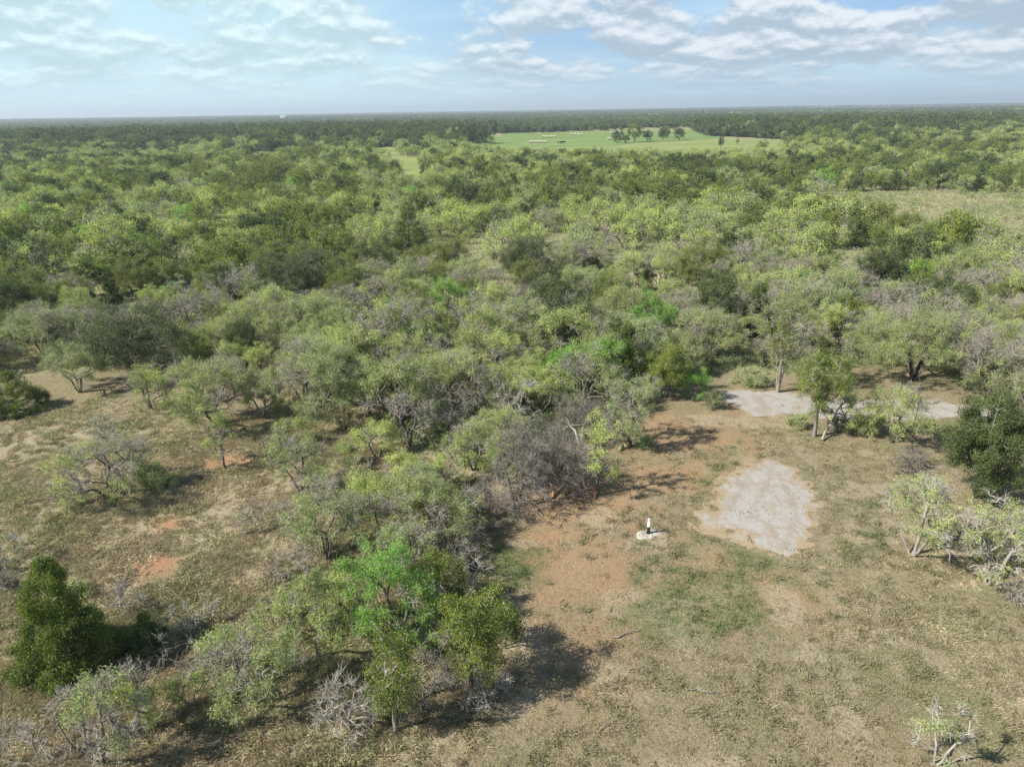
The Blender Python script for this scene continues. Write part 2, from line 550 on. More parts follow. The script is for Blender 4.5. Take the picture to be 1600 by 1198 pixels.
NAMES = {'mesquite': 'mesquite_tree', 'retama': 'retama_tree', 'elm': 'elm_tree', 'oak': 'oak_tree', 'juniper': 'juniper_tree',
         'brush': 'thorn_bush', 'bare': 'bare_tree'}
CATS = {'brush': 'bush', 'bare': 'bare tree', 'retama': 'tree', 'mesquite': 'tree', 'elm': 'tree', 'oak': 'tree', 'juniper': 'tree'}

def tree_meshes(kind, seed, bark=None, **kw):
    tr, tw, lf = grow(kind, kw.pop('H'), kw.pop('W'), seed, **kw)
    bk = bark or (BARK_DEAD if kind in ('bare', 'brush') else BARK)
    if kind in ('bare', 'brush'):
        V, F, A = join([tr, tw])
        out = [('trunk', new_mesh('trunk', V, F, bk, {'tone': A}))]
    else:                                     # limbs belong to the trunk, the twigs are the frame of the crown
        V, F, A = join([tr, tw])
        out = [('trunk', new_mesh('trunk', V, F, bk, {'tone': A}))]
    if lf is not None:
        out.append(('crown', new_mesh('crown', lf[0], lf[1], LEAF.get(kind, LEAF['mesquite']), {'tone': lf[2]})))
    return out

def place(kind, meshes, x, y, rz, sc, label, group=None, name=None, cat=None):
    o = bpy.data.objects.new(name or NAMES[kind], None)
    o.empty_display_size = .5
    scene.collection.objects.link(o)
    o.location = (x, y, float(ground_z(x, y)))
    o.rotation_euler = (0, 0, rz); o.scale = sc
    tag(o, label, cat or CATS[kind], group)
    for nm, me in meshes:
        c = bpy.data.objects.new(nm, me); scene.collection.objects.link(c); c.parent = o
    return o

#@@HEROES
exec_order = None
# (kind, base x, base y, top y, crown width, label, options) in photo pixels; at() turns the base into its ground point
HERO = [
 ('juniper', 112, 1042, 858, 148, 'dark green juniper standing alone in the dry grass at lower left', dict(dens=1.3, tmul=1.5)),
 ('juniper', 230, 1010, 945, 82, 'low spreading juniper bush growing in the shade right of the lone juniper', dict(tmul=.8, name='juniper_bush', cat='bush')),
 ('bare', 203, 957, 885, 60, 'small leafless sapling rising behind the lone juniper', dict(stems=1, tmul=.45, T=1)),
 ('bare', 262, 1030, 962, 92, 'white leafless shrub lit up against the dark shade of the juniper', dict(stems=3, tmul=.7)),
 ('brush', 300, 985, 915, 110, 'grey-brown scrubby bush right of the leafless sapling', dict()),
 ('mesquite', 400, 1098, 985, 190, 'wide yellow-green mesquite with a grey tangle at its foot, lower left', dict(bare=.22)),
 ('mesquite', 165, 1190, 1055, 180, 'half-dead mesquite with silvery branches in the bottom left corner', dict(bare=.78)),
 ('bare', 60, 1195, 1100, 100, 'thin pale leafless shrub at the very bottom left', dict(tmul=.6)),
 ('bare', 545, 1138, 1008, 118, 'round grey leafless bush left of the slim olive-green tree', dict(tmul=1.3, name='bare_bush')),
 ('elm', 619, 1140, 962, 96, 'slim olive-green tree with a pale trunk at the foot of the thicket', dict(bark='pale', stems=1)),
 ('retama', 612, 1000, 842, 178, 'bright emerald feathery tree in the middle of the lower thicket', dict(dens=.8, bare=.12)),
 ('mesquite', 560, 985, 880, 120, 'pale mesquite squeezed left of the emerald feathery tree', dict()),
 ('elm', 735, 1082, 905, 135, 'olive-green leafy tree casting the large shadow on the bare clearing', dict(dens=1.1)),
 ('bare', 762, 1098, 1035, 118, 'low silver-grey bush at the foot of the olive tree beside the shadow', dict(tmul=1.2, name='bare_bush')),
 ('mesquite', 497, 1025, 868, 110, 'spindly light green mesquite with a thin dark trunk in dry grass', dict(stems=1, tmul=.8)),
 ('bare', 720, 905, 840, 110, 'grey dead scrub filling the thicket beside the emerald tree', dict(tmul=1.3, name='bare_bush')),
 ('bare', 660, 1095, 1020, 120, 'shaded dark leafless scrub between the slim tree and the olive tree', dict(tmul=1.3, name='bare_bush')),
 ('elm', 790, 1010, 935, 70, 'small yellow-green bush on the clearing edge right of the olive tree', dict(name='green_bush', cat='bush')),
 ('mesquite', 640, 905, 815, 120, 'yellowish mesquite just behind the emerald tree crown', dict(bare=.3)),
 ('bare', 448, 905, 850, 60, 'low grey twiggy bush at the foot of the fan-stemmed mesquite', dict(name='bare_bush')),
 ('mesquite', 575, 790, 735, 110, 'low green mesquite sprout above the fan-stemmed mesquite', dict(name='mesquite_bush', cat='bush', stems=4)),
 ('mesquite', 630, 745, 705, 80, 'round green mesquite bush in the dry grass above the lower thicket', dict(name='mesquite_bush', cat='bush', stems=4)),
 ('mesquite', 545, 730, 690, 60, 'tiny pale mesquite bush right of the orange soil patch', dict(name='mesquite_bush', cat='bush', stems=4)),
 ('mesquite', 700, 755, 700, 90, 'straggly mesquite bush left of the tall leafless tree', dict(name='mesquite_bush', cat='bush', bare=.4)),
 ('brush', 165, 680, 640, 80, 'pale weedy bush on the top of the left grass slope', dict()),
 ('mesquite', 250, 760, 725, 70, 'low green sprout right of the wide grey-stemmed mesquite', dict(name='mesquite_bush', cat='bush', stems=5)),
 ('mesquite', 300, 1100, 1040, 80, 'little yellow-green sprout behind the half-dead mesquite', dict(name='mesquite_bush', cat='bush', stems=5, bare=.3)),
 ('mesquite', 215, 1150, 1050, 110, 'yellow-green leafy shoots beside the silvery half-dead mesquite', dict(name='mesquite_bush', cat='bush', stems=5)),
 ('mesquite', 452, 700, 655, 80, 'thin grey-green mesquite bush right of the orange soil patch', dict(name='mesquite_bush', cat='bush', stems=3, bare=.3)),
 ('mesquite', 590, 715, 660, 90, 'low pale mesquite bush left of the leafless-topped mesquite', dict(name='mesquite_bush', cat='bush', stems=4, bare=.3)),
 ('mesquite', 740, 735, 660, 110, 'green mesquite bush left of the tall grey leafless tree trunk', dict(name='mesquite_bush', cat='bush', stems=4, bare=.2)),
 ('mesquite', 655, 790, 725, 120, 'pale spreading mesquite bush above the arching mesquite', dict(name='mesquite_bush', cat='bush', stems=4, bare=.25)),
 ('bare', 560, 760, 715, 80, 'thin grey leafless bush in the grass above the fan-stemmed mesquite', dict(name='bare_bush')),
 ('mesquite', 410, 650, 600, 90, 'small grey-green mesquite between the broad one and the stout-trunked one', dict(bare=.35)),
 ('mesquite', 440, 990, 925, 90, 'light green mesquite sprout left of the spindly dark-trunked one', dict(name='mesquite_bush', cat='bush', stems=4)),
 ('mesquite', 345, 1060, 990, 90, 'yellow-green sprout on the left of the wide lower-left mesquite', dict(name='mesquite_bush', cat='bush', stems=4, bare=.3)),
 ('elm', 690, 960, 850, 110, 'yellow-green tree between the emerald tree and the clearing', dict()),
 ('mesquite', 512, 872, 748, 155, 'mesquite with a fan of dark bare stems left of the lower thicket', dict(bare=.35, stems=5)),
 ('mesquite', 668, 838, 745, 165, 'spreading mesquite arching over grey deadwood behind the emerald tree', dict(bare=.2)),
 ('mesquite', 600, 850, 770, 120, 'half-bare mesquite with whitish limbs behind the emerald tree', dict(bare=.55)),
 ('bare', 700, 870, 800, 130, 'dark leafless thicket bush between the mesquites and the clearing edge', dict(tmul=1.2, name='bare_bush')),
 ('bare', 765, 812, 758, 105, 'grey brush heap at the tip of the thicket beside the clearing', dict(tmul=1.4, name='brush_pile', cat='brush pile')),
 ('bare', 405, 832, 748, 62, 'short dead tree with upturned grey limbs on the grass slope', dict(stems=3, tmul=.55)),
 ('mesquite', 170, 778, 682, 165, 'wide grey-stemmed mesquite spread low on the left grass slope', dict(bare=.5, stems=5)),
 ('mesquite', 352, 732, 640, 72, 'little mesquite on a single dark stem in the orange soil patch', dict(stems=1, tmul=.7)),
 ('mesquite', 238, 640, 568, 85, 'small mesquite with a crooked black stem above the grass slope', dict(bare=.3)),
 ('mesquite', 340, 668, 555, 165, 'broad grey-green mesquite left of the big dark-trunked one', dict(bare=.3)),
 ('mesquite', 497, 655, 522, 158, 'big leafy mesquite with a stout black trunk and one low reaching limb', dict(dens=1.3, bare=.08)),
 ('mesquite', 125, 612, 530, 100, 'mesquite on leaning dark stems at the left edge of the grass slope', dict(bare=.2)),
 ('juniper', 25, 640, 575, 100, 'dark low juniper at the left edge of the picture', dict(dens=1.1)),
 ('oak', 215, 585, 462, 195, 'large dark evergreen thicket tree behind the grass slope', dict(dens=.9)),
 ('mesquite', 470, 768, 668, 105, 'mesquite with a twisted dark stem below the orange soil patch', dict(bare=.4)),
 ('mesquite', 640, 697, 598, 90, 'leafless-topped mesquite with forked dark stems at the edge of the brush', dict(bare=.75)),
 ('mesquite', 578, 655, 548, 80, 'tall thin mesquite on a dark leaning trunk right of the big leafy one', dict(bare=.4, stems=1)),
 ('mesquite', 715, 655, 548, 155, 'rounded pale mesquite with a forked dark trunk in the centre', dict(bare=.15)),
 ('bare', 808, 792, 605, 125, 'tall grey leafless tree on a leaning dark trunk at the clearing edge', dict(stems=2, tmul=1.3)),
 ('mesquite', 787, 760, 668, 70, 'small yellow-green mesquite growing through the tall leafless tree', dict(bare=.3)),
 ('mesquite', 934, 775, 640, 78, 'slender mesquite on a straight grey trunk throwing a long shadow', dict(stems=1, tmul=.8, fork=.5)),
 ('bare', 868, 752, 655, 150, 'big dark heap of dead branches behind the slender mesquite', dict(tmul=1.7, name='brush_pile', cat='brush pile')),
 ('bare', 900, 690, 600, 120, 'silver leafless branches above the big heap of dead wood', dict(tmul=1.2)),
 ('mesquite', 985, 698, 578, 112, 'grey-crowned mesquite with a forked dark trunk at the head of the clearing', dict(bare=.35, stems=2)),
 ('elm', 1040, 622, 528, 84, 'dense dark olive tree behind the head of the clearing', dict(dens=1.3)),
 ('retama', 1083, 628, 572, 48, 'small bluish-green shrub at the left end of the white track', dict(name='green_shrub', cat='shrub')),
 ('elm', 1215, 613, 450, 100, 'tall thin tree with white trunks behind the white track', dict(bark='pale', bare=.22, stems=3, fork=.42, dens=.7, tmul=.8)),
 ('elm', 1272, 682, 540, 92, 'slim tree with a straight white trunk in front of the white track', dict(bark='pale', stems=1, fork=.5, dens=.8)),
 ('mesquite', 1305, 672, 598, 80, 'small mesquite forked low beside the slim white-trunked tree', dict(bare=.3)),
 ('mesquite', 1395, 690, 600, 120, 'gnarled mesquite with bent black stems below the white track', dict(bare=.25, stems=3)),
 ('mesquite', 1425, 592, 470, 205, 'broad dark-limbed mesquite arching over the shade behind the track', dict(dens=1.35, bare=.06, stems=4)),
 ('mesquite', 1542, 628, 500, 125, 'mesquite with tangled pale branches right of the arching one', dict(bare=.45)),
 ('oak', 1524, 778, 598, 122, 'dense dark green oak at the right edge of the clearing', dict(dens=1.3, stems=1, tmul=1.5)),
 ('bare', 1428, 738, 690, 85, 'small silvery grey bush left of the dense dark oak', dict(tmul=1.3, name='bare_bush')),
 ('mesquite', 1425, 868, 745, 148, 'light green mesquite with three whitish stems on the right of the clearing', dict(bare=.42, stems=3, bark='pale', dens=.8)),
 ('mesquite', 1542, 912, 782, 150, 'mesquite with bright bare limbs in front of the dark oak, far right', dict(bare=.6, stems=3, bark='pale', dens=.8)),
 ('bare', 1592, 940, 895, 50, 'low bleached branches at the right edge beyond the pale mesquite', dict(tmul=.6)),
 ('mesquite', 1462, 1194, 1090, 100, 'small bleached mesquite with one green side at the bottom right', dict(bare=.55, stems=2, tmul=.7, bark='pale')),
 ('brush', 5, 885, 790, 75, 'grey half-bare bush at the left edge beside the grass slope', dict()),
 ('bare', 12, 918, 880, 26, 'short dark snag at the left edge below the grey bush', dict(stems=1, tmul=.3)),
 ('mesquite', 75, 560, 470, 120, 'pale mesquite above the dark low juniper on the left', dict()),
 ('mesquite', 420, 560, 470, 150, 'row-like mesquite with shaded grey stems behind the big leafy one', dict(bare=.25)),
 ('oak', 465, 470, 385, 150, 'large rounded olive-dark oak left of the centre of the brush', dict(dens=1.1)),
 ('juniper', 350, 488, 402, 90, 'dark pointed juniper left of the large olive-dark oak', dict()),
 ('juniper', 640, 392, 312, 72, 'blackish tiered juniper rising above the brush in the middle distance', dict(dens=1.2)),
 ('juniper', 593, 350, 305, 26, 'narrow dark juniper left of the blackish tiered one', dict()),
 ('elm', 705, 430, 362, 70, 'dark green tree right of the blackish tiered juniper', dict()),
 ('oak', 822, 440, 362, 100, 'rounded olive tree in front of the small bare sandy gap', dict()),
 ('retama', 702, 505, 432, 82, 'vivid green feathery tree left of centre in the brush', dict()),
 ('elm', 655, 520, 438, 70, 'olive tree crowded against the left of the vivid green one', dict()),
 ('elm', 950, 500, 418, 66, 'dark leafy tree standing among grey branches right of centre', dict(dens=1.2)),
 ('retama', 1246, 470, 415, 50, 'small rounded emerald tree right of centre', dict()),
 ('retama', 1310, 482, 438, 100, 'wide flat emerald bush behind the white-trunked trees', dict(name='retama_bush', cat='bush')),
 ('retama', 1425, 490, 452, 85, 'low emerald bush right of the wide flat emerald one', dict(name='retama_bush', cat='bush')),
 ('bare', 830, 480, 430, 110, 'patch of silver leafless branches left of the dark leafy tree', dict(tmul=1.2)),
 ('bare', 1330, 375, 338, 60, 'leafless pale tree on the near edge of the right meadow', dict()),
 ('bare', 1510, 400, 352, 60, 'stark bleached dead tree leaning at the right meadow', dict(stems=2, tmul=.7)),
 ('elm', 1420, 360, 330, 44, 'lone dark spiky tree at the near edge of the right meadow', dict()),
 ('elm', 1130, 430, 380, 60, 'dark upright tree left of the small rounded emerald tree', dict()),
 ('mesquite', 772, 350, 318, 58, 'flat-topped mesquite with a clear dark trunk in the middle distance', dict()),
 ('mesquite', 855, 362, 325, 60, 'flat-topped mesquite beside the small bare sandy gap', dict()),
 ('mesquite', 940, 560, 480, 95, 'thin grey-green mesquite in the gap right of centre', dict(bare=.45)),
 ('mesquite', 1100, 565, 478, 130, 'leaning mesquite on dark stems above the head of the clearing', dict(bare=.25)),
]

hero_xy = []
hrec = []
for hi, (kind, bx, by, ty, wpx, label, opt) in enumerate(HERO):
    x, y = at(bx, by)
    _, _, dep = proj([[x, y, 0]])
    H = top_height(bx, ty, y)
    W = wpx * float(dep[0]) / FPX
    H = max(H, .8)
    hero_xy.append((x, y, W / 2))
    o = dict(opt)
    nm = o.pop('name', None); ct = o.pop('cat', None); o.pop('T', None)
    bk = BARK_PALE if o.pop('bark', None) == 'pale' else None
    if kind == 'bare' and bk is None and ('heap' in label or 'tall' in label or 'dark' in label): bk = BARK_GREY
    lod = 0
    dist = math.hypot(x, y)
    if dist > 60:
        o['tmul'] = o.get('tmul', 1) * .8
    o['tmul'] = o.get('tmul', 1) * 1.15
    ms = tree_meshes(kind, 1000 + hi, bark=bk, H=H * 1.04, W=W * 1.17, lod=lod, **o)
    place(kind, ms, x, y, 0.0, (1, 1, 1), label, None, nm, ct)
    hrec.append((kind, round(x, 1), round(y, 1), round(H, 1), round(W, 1)))
for r in hrec: print('HERO', r)

# ============================================================ the brush: individual trees
FRONT = [(-400, 600), (0, 590), (60, 585), (160, 575), (230, 560), (300, 585), (420, 622), (540, 672), (600, 690), (690, 715), (760, 742), (820, 740), (880, 715), (950, 675),
         (1010, 640), (1050, 600), (1110, 590), (1160, 575), (1250, 590), (1330, 575), (1400, 560), (1500, 600), (1560, 650), (1600, 700), (2000, 760)]
FX = np.array([p[0] for p in FRONT]); FY = np.array([p[1] for p in FRONT])
MEADOW = [(1235, 316), (1300, 302), (1420, 300), (1640, 304), (1750, 335), (1750, 400), (1640, 400), (1600, 385), (1560, 392), (1520, 368), (1480, 374), (1430, 356), (1380, 360), (1330, 345), (1260, 336)]
GAPS = [[(845, 362), (895, 362), (905, 388), (850, 388)], [(530, 398), (585, 400), (580, 425), (535, 425)], [(1275, 560), (1400, 575), (1410, 610), (1290, 600)],
        [(950, 430), (1000, 425), (1010, 445), (960, 450)], [(1350, 395), (1420, 395), (1430, 412), (1350, 410)],
        [(1010, 560), (1060, 560), (1070, 600), (1010, 600)], [(900, 565), (985, 560), (985, 590), (900, 590)], [(1090, 540), (1180, 550), (1190, 590), (1080, 585)]]
PAST = [(684, 211), (860, 206), (1080, 204), (1105, 213), (1200, 217), (1262, 221), (1270, 224), (1200, 227), (1060, 229), (980, 228), (830, 228), (760, 224), (715, 217)]
TAN = [(345, 231), (420, 228), (505, 229), (510, 233), (440, 235), (355, 234)]
LG1 = [(618, 247), (650, 246), (662, 252), (660, 268), (640, 276), (625, 262)]
LG2 = [(578, 231), (620, 230), (622, 240), (590, 241)]
def inpoly(px, py, poly):
    return sdist(px, py, np.array(poly, float)) > 0

def scatter(rng, r0, r1, spacing, ang=0.80):
    """jittered hex scatter in a wedge in front of the camera"""
    xs = np.arange(-r1, r1, spacing); ys = np.arange(0, r1, spacing * .87)
    X, Y = np.meshgrid(xs.astype(float), ys.astype(float)); X[1::2] += spacing / 2
    X = X + rng.uniform(-.42, .42, X.shape) * spacing; Y = Y + rng.uniform(-.42, .42, Y.shape) * spacing
    d = np.hypot(X, Y); a = np.arctan2(X, Y)
    k = (d >= r0) & (d < r1) & (np.abs(a) < ang)
    return X[k], Y[k]

rng = np.random.default_rng(77)
cand = []
for r0, r1, sp in ((24, 75, 2.8), (75, 150, 3.5), (150, 260, 4.2)):
    X, Y = scatter(rng, r0, r1, sp)
    cand.append(np.stack([X, Y], 1))
cand = np.concatenate(cand)
px, py, dep = proj(np.c_[cand, np.zeros(len(cand))])
ok = (py < np.interp(px, FX, FY)) & (px > -260) & (px < 1860)
for g in GAPS: ok &= ~inpoly(px, py, g)
cand = cand[ok]; px = px[ok]; py = py[ok]; dep = dep[ok]
hx = np.array(hero_xy)
dh = np.hypot(cand[:, None, 0] - hx[None, :, 0], cand[:, None, 1] - hx[None, :, 1])
ok = (dh > hx[None, :, 2] * .72 + .9).all(1)
cand = cand[ok]; px = px[ok]; py = py[ok]; dep = dep[ok]
cx, cy = cand[:, 0], cand[:, 1]
N = len(cand)
patch = fbm(cx, cy, 30, 5, 3); patch2 = fbm(cx, cy, 22, 55, 3)
u1 = rng.uniform(size=N)
olive = sstep(.50, .62, patch + .16 * (px < 560) * (py < 480) + .12 * ((py < 330) & (px > 700)) - .06 * (py > 480)) 
meadow = inpoly(px, py, MEADOW)
kinds = np.empty(N, object)
for i in range(N):
    w = dict(mesquite=.62, elm=.06, oak=.05, juniper=.035, retama=.022, brush=.06, bare=.10)
    o = olive[i]
    w['elm'] += .75 * o; w['oak'] += .22 * o; w['mesquite'] *= 1 - .6 * o; w['bare'] *= 1 - .8 * o
    if py[i] > 500: w['brush'] += .10; w['bare'] += .05
    w['bare'] += .18 * sstep(.55, .68, patch2[i]); w['juniper'] += .08 * o
    if meadow[i]: w = dict(mesquite=.50, brush=.28, retama=.12, bare=.1)
    ks = list(w); p = np.array([w[k] for k in ks]); kinds[i] = ks[int(np.searchsorted(np.cumsum(p / p.sum()), u1[i]).clip(0, len(ks) - 1))]
size = np.clip(np.exp(rng.normal(-.10, .24, N)), .45, 1.42) * (1 + .25 * (patch2 - .5) * 2)
size[meadow] *= .33
keep = ~(meadow & (rng.uniform(size=N) < .25)) & ~((fbm(cx, cy, 11, 66, 3) < .35) & (py > 285) & (py < 520))
H0 = {'mesquite': 4.4, 'retama': 3.7, 'elm': 5.2, 'oak': 5.6, 'juniper': 5.0, 'brush': 2.4, 'bare': 3.9}
# keep the far pastures open to view
tops = np.array([H0[k] for k in kinds]) * size
tpx, tpy, _ = proj(np.c_[cx, cy, tops * .9])
for g in (PAST, TAN, LG1, LG2):
    keep &= ~(inpoly(tpx, tpy, g) | inpoly(px, py, g) | inpoly((px + tpx) / 2, (py + tpy) / 2, g))
sel = np.where(keep)[0]
sel = sel[np.argsort(np.hypot(cx[sel], cy[sel]))]

VAR = {}
NV = {'mesquite': 8, 'retama': 3, 'elm': 6, 'oak': 4, 'juniper': 3, 'brush': 3, 'bare': 5}
WW = {'mesquite': 1.22, 'retama': 1.35, 'elm': .92, 'oak': .98, 'juniper': .72, 'brush': 1.45, 'bare': 1.15}
def variants(lod, kind, v):
    key = (lod, kind, v)
    if key not in VAR:
        H = H0[kind]; W = H * WW[kind] * (.85 + .3 * ((v * 37) % 10) / 10)
        VAR[key] = tree_meshes(kind, 50 + v * 7 + lod * 1000, H=H, W=W, lod=lod,
                               bark=BARK_PALE if (kind == 'elm' and v == 0) else None,
                               bare=(None if kind != 'mesquite' else (.12, .22, .42, .3, .62, .15, .35, .5)[v]))
    return VAR[key]

LIM = {'mesquite': 290, 'elm': 150, 'oak': 70, 'juniper': 45, 'retama': 40, 'brush': 60, 'bare': 100}
DESC = {
 'mesquite': ('feathery pale green mesquite', 'mesquites'),
 'elm': ('leafy olive-green tree', 'olive-green trees'),
 'oak': ('dense dark green oak', 'dark green oaks'),
 'juniper': ('dark pointed juniper', 'junipers'),
 'retama': ('small emerald-green feathery tree', 'emerald-green trees'),
 'brush': ('low grey-green thorny bush', 'grey-green bushes'),
 'bare': ('leafless silver-grey tree', 'leafless grey trees'),
}
REFS = [(118, 950, 'the lone juniper at lower left'), (612, 920, 'the emerald feathery tree'), (170, 730, 'the wide grey-stemmed mesquite on the slope'), (497, 590, 'the big black-trunked mesquite'),
        (125, 570, 'the leaning mesquite at the slope edge'), (215, 520, 'the dark evergreen thicket tree'), (715, 600, 'the forked mesquite at centre'), (808, 700, 'the tall leafless tree'),
        (985, 640, 'the forked tree at the clearing head'), (1040, 575, 'the dense olive tree by the clearing'), (1215, 530, 'the white-trunked trees'), (1425, 530, 'the arching mesquite'),
        (1542, 560, 'the tangled pale-branched mesquite'), (1520, 690, 'the dense dark oak at right'), (465, 430, 'the large olive-dark oak'), (350, 445, 'the pointed juniper'),
        (640, 350, 'the blackish tiered juniper'), (822, 400, 'the rounded olive tree by the sandy gap'), (702, 470, 'the vivid green tree'), (950, 460, 'the dark tree among grey branches'),
        (1246, 440, 'the small rounded emerald tree'), (1310, 460, 'the wide flat emerald bush'), (1420, 345, 'the dark spiky tree at the meadow'), (1510, 375, 'the bleached dead tree'),
        (772, 335, 'the flat-topped mesquite'), (1130, 405, 'the dark upright tree'), (635, 262, 'the small green glade'), (425, 232, 'the narrow tan field'), (980, 222, 'the pasture trees'),
        (1200, 232, 'the right end of the pasture'), (40, 400, 'the left picture edge'), (60, 300, 'the upper left brush edge'), (260, 330, 'the left middle brush'), (1580, 460, 'the right picture edge')]
def near_ref(x_, y_):
    d_ = [((x_ - a) ** 2 + (1.6 * (y_ - b_)) ** 2) ** .5 for a, b_, _ in REFS]
    j = int(np.argmin(d_)); a, b_, nm_ = REFS[j]
    dx_, dy_ = x_ - a, (y_ - b_) * 1.6
    far_ = '' if d_[j] < 70 else ('well ' if d_[j] > 130 else 'a little way ')
    return far_ + ('left of ' if dx_ < -abs(dy_) else 'right of ' if dx_ > abs(dy_) else 'behind ' if dy_ < 0 else 'in front of ') + nm_
def zone(i):
    x_, y_ = px[i], py[i]
    if meadow[i]: return 'scattered on the open meadow at right'
    if y_ < 330:
        return 'far back in the brush left of centre' if x_ < 700 else 'far back in the brush below the green pasture'
    if y_ < 440:
        return 'in the middle distance on the left' if x_ < 530 else ('in the middle distance at centre' if x_ < 1060 else 'in the middle distance on the right')
    return 'in the near brush behind the left grass slope' if x_ < 560 else ('in the near thicket behind the clearing' if x_ < 1100 else 'in the near brush around and behind the white track')
cnt_k = {k: 0 for k in LIM}
rest = []; placed = []
for i in sel:
    k = kinds[i]
    onscreen = -90 < px[i] < 1690
    if not onscreen or cnt_k[k] >= LIM[k]:
        rest.append(i); continue
    cnt_k[k] += 1
    v = int(rng.integers(NV[k]))
    dist = math.hypot(cx[i], cy[i])
    lod = 0 if dist < 95 else 1
    s = float(size[i])
    d, g = DESC[k]; z = zone(i)
    sm = 'small ' if (meadow[i] and not d.startswith('small')) else ''
    o = place(k, variants(lod, k, v), float(cx[i]), float(cy[i]), float(rng.uniform(0, 2 * PI)), (s * rng.uniform(.9, 1.12), s * rng.uniform(.9, 1.12), s), sm + d + ' ' + z, g + ' ' + z)
    adj = 'small ' if s < .82 else ('tall ' if s > 1.05 else '')
    if k == 'mesquite' and lod == 0 and v in (2, 4, 7): d = 'half-bare grey-green mesquite'
    d = d.replace('small ', '') if adj else d
    placed.append((o, adj + d, near_ref(px[i], py[i] - 15), px[i]))
from collections import defaultdict
same = defaultdict(list)
for q_ in placed: same[(q_[1], q_[2])].append(q_)
ORD = ['leftmost', 'second', 'third', 'fourth', 'fifth', 'sixth', 'seventh', 'eighth', 'ninth', 'tenth', 'eleventh', 'twelfth']
NUM = ['', 'one', 'two', 'three', 'four', 'five', 'six', 'seven', 'eight', 'nine', 'ten', 'eleven', 'twelve']
for (d_, z_), L_ in same.items():
    L_.sort(key=lambda q_: q_[3]); n_ = len(L_)
    for j, q_ in enumerate(L_):
        if n_ == 1: t_ = d_ + ' ' + z_
        elif n_ == 2: t_ = ('left' if j == 0 else 'right') + ' one of two: ' + d_ + ' ' + z_
        else:
            t_ = ('leftmost' if j == 0 else 'rightmost' if j == n_ - 1 else ORD[min(j, 11)] + ' from left') + ' of %s: ' % (NUM[n_] if n_ <= 12 else 'many') + d_ + ' ' + z_
        for cut in ('feathery ', 'leafy ', 'dense ', 'thorny ', ' from left', 'at lower left', 'a little ', 'in front '):
            if len(t_.split()) > 16: t_ = t_.replace(cut, 'before ' if cut == 'in front ' else '').replace('before of', 'before') if cut != ' from left' else t_.replace(cut, '')
        t_ = ' '.join(t_.split()[:16])
        q_[0]['label'] = t_
print('LABELS', len(set(q_[0]['label'] for q_ in placed)), len(placed), max(len(q_[0]['label'].split()) for q_ in placed))
print('INDIVIDUALS', cnt_k, 'REST', len(rest))

# ============================================================ far woodland (uncountable): points with instances
def proto_mesh(parts, name):
    Vs, Fs, As, Ms, o = [], [], [], [], 0
    for mi, (V, F, A) in parts:
        Vs.append(V); Fs.append(F + o); As.append(A); Ms.append(np.full(len(F), mi)); o += len(V)
    return np.concatenate(Vs), np.concatenate(Fs), np.concatenate(As), np.concatenate(Ms)

def proto(kind, seed, lod, n=1, spread=0, **kw):
    rg = np.random.default_rng(seed)
    parts = []
    for j in range(n):
        H = H0[kind] * rg.uniform(.8, 1.15); W = H * WW[kind] * rg.uniform(.9, 1.15)
        tr, tw, lf = grow(kind, H, W, seed * 31 + j, lod=lod, **kw)
        off = np.array([rg.uniform(-spread, spread), rg.uniform(-spread, spread), 0])
        lst = [(0, tr)]
        if lod < 2: lst.append((0, tw))
        if lf is not None: lst.append((1, lf))
        for mi, (V, F, A) in lst: parts.append((mi, (V + off, F, A)))
    V, F, A, M = proto_mesh(parts, 'p')
    me = new_mesh('woodland_tree', V, F, [BARK_DEAD if kind in ('bare', 'brush') else BARK, LEAF.get(kind, LEAF['mesquite'])], {'tone': A})
    me.polygons.foreach_set('material_index', M.astype(np.int32))
    return me

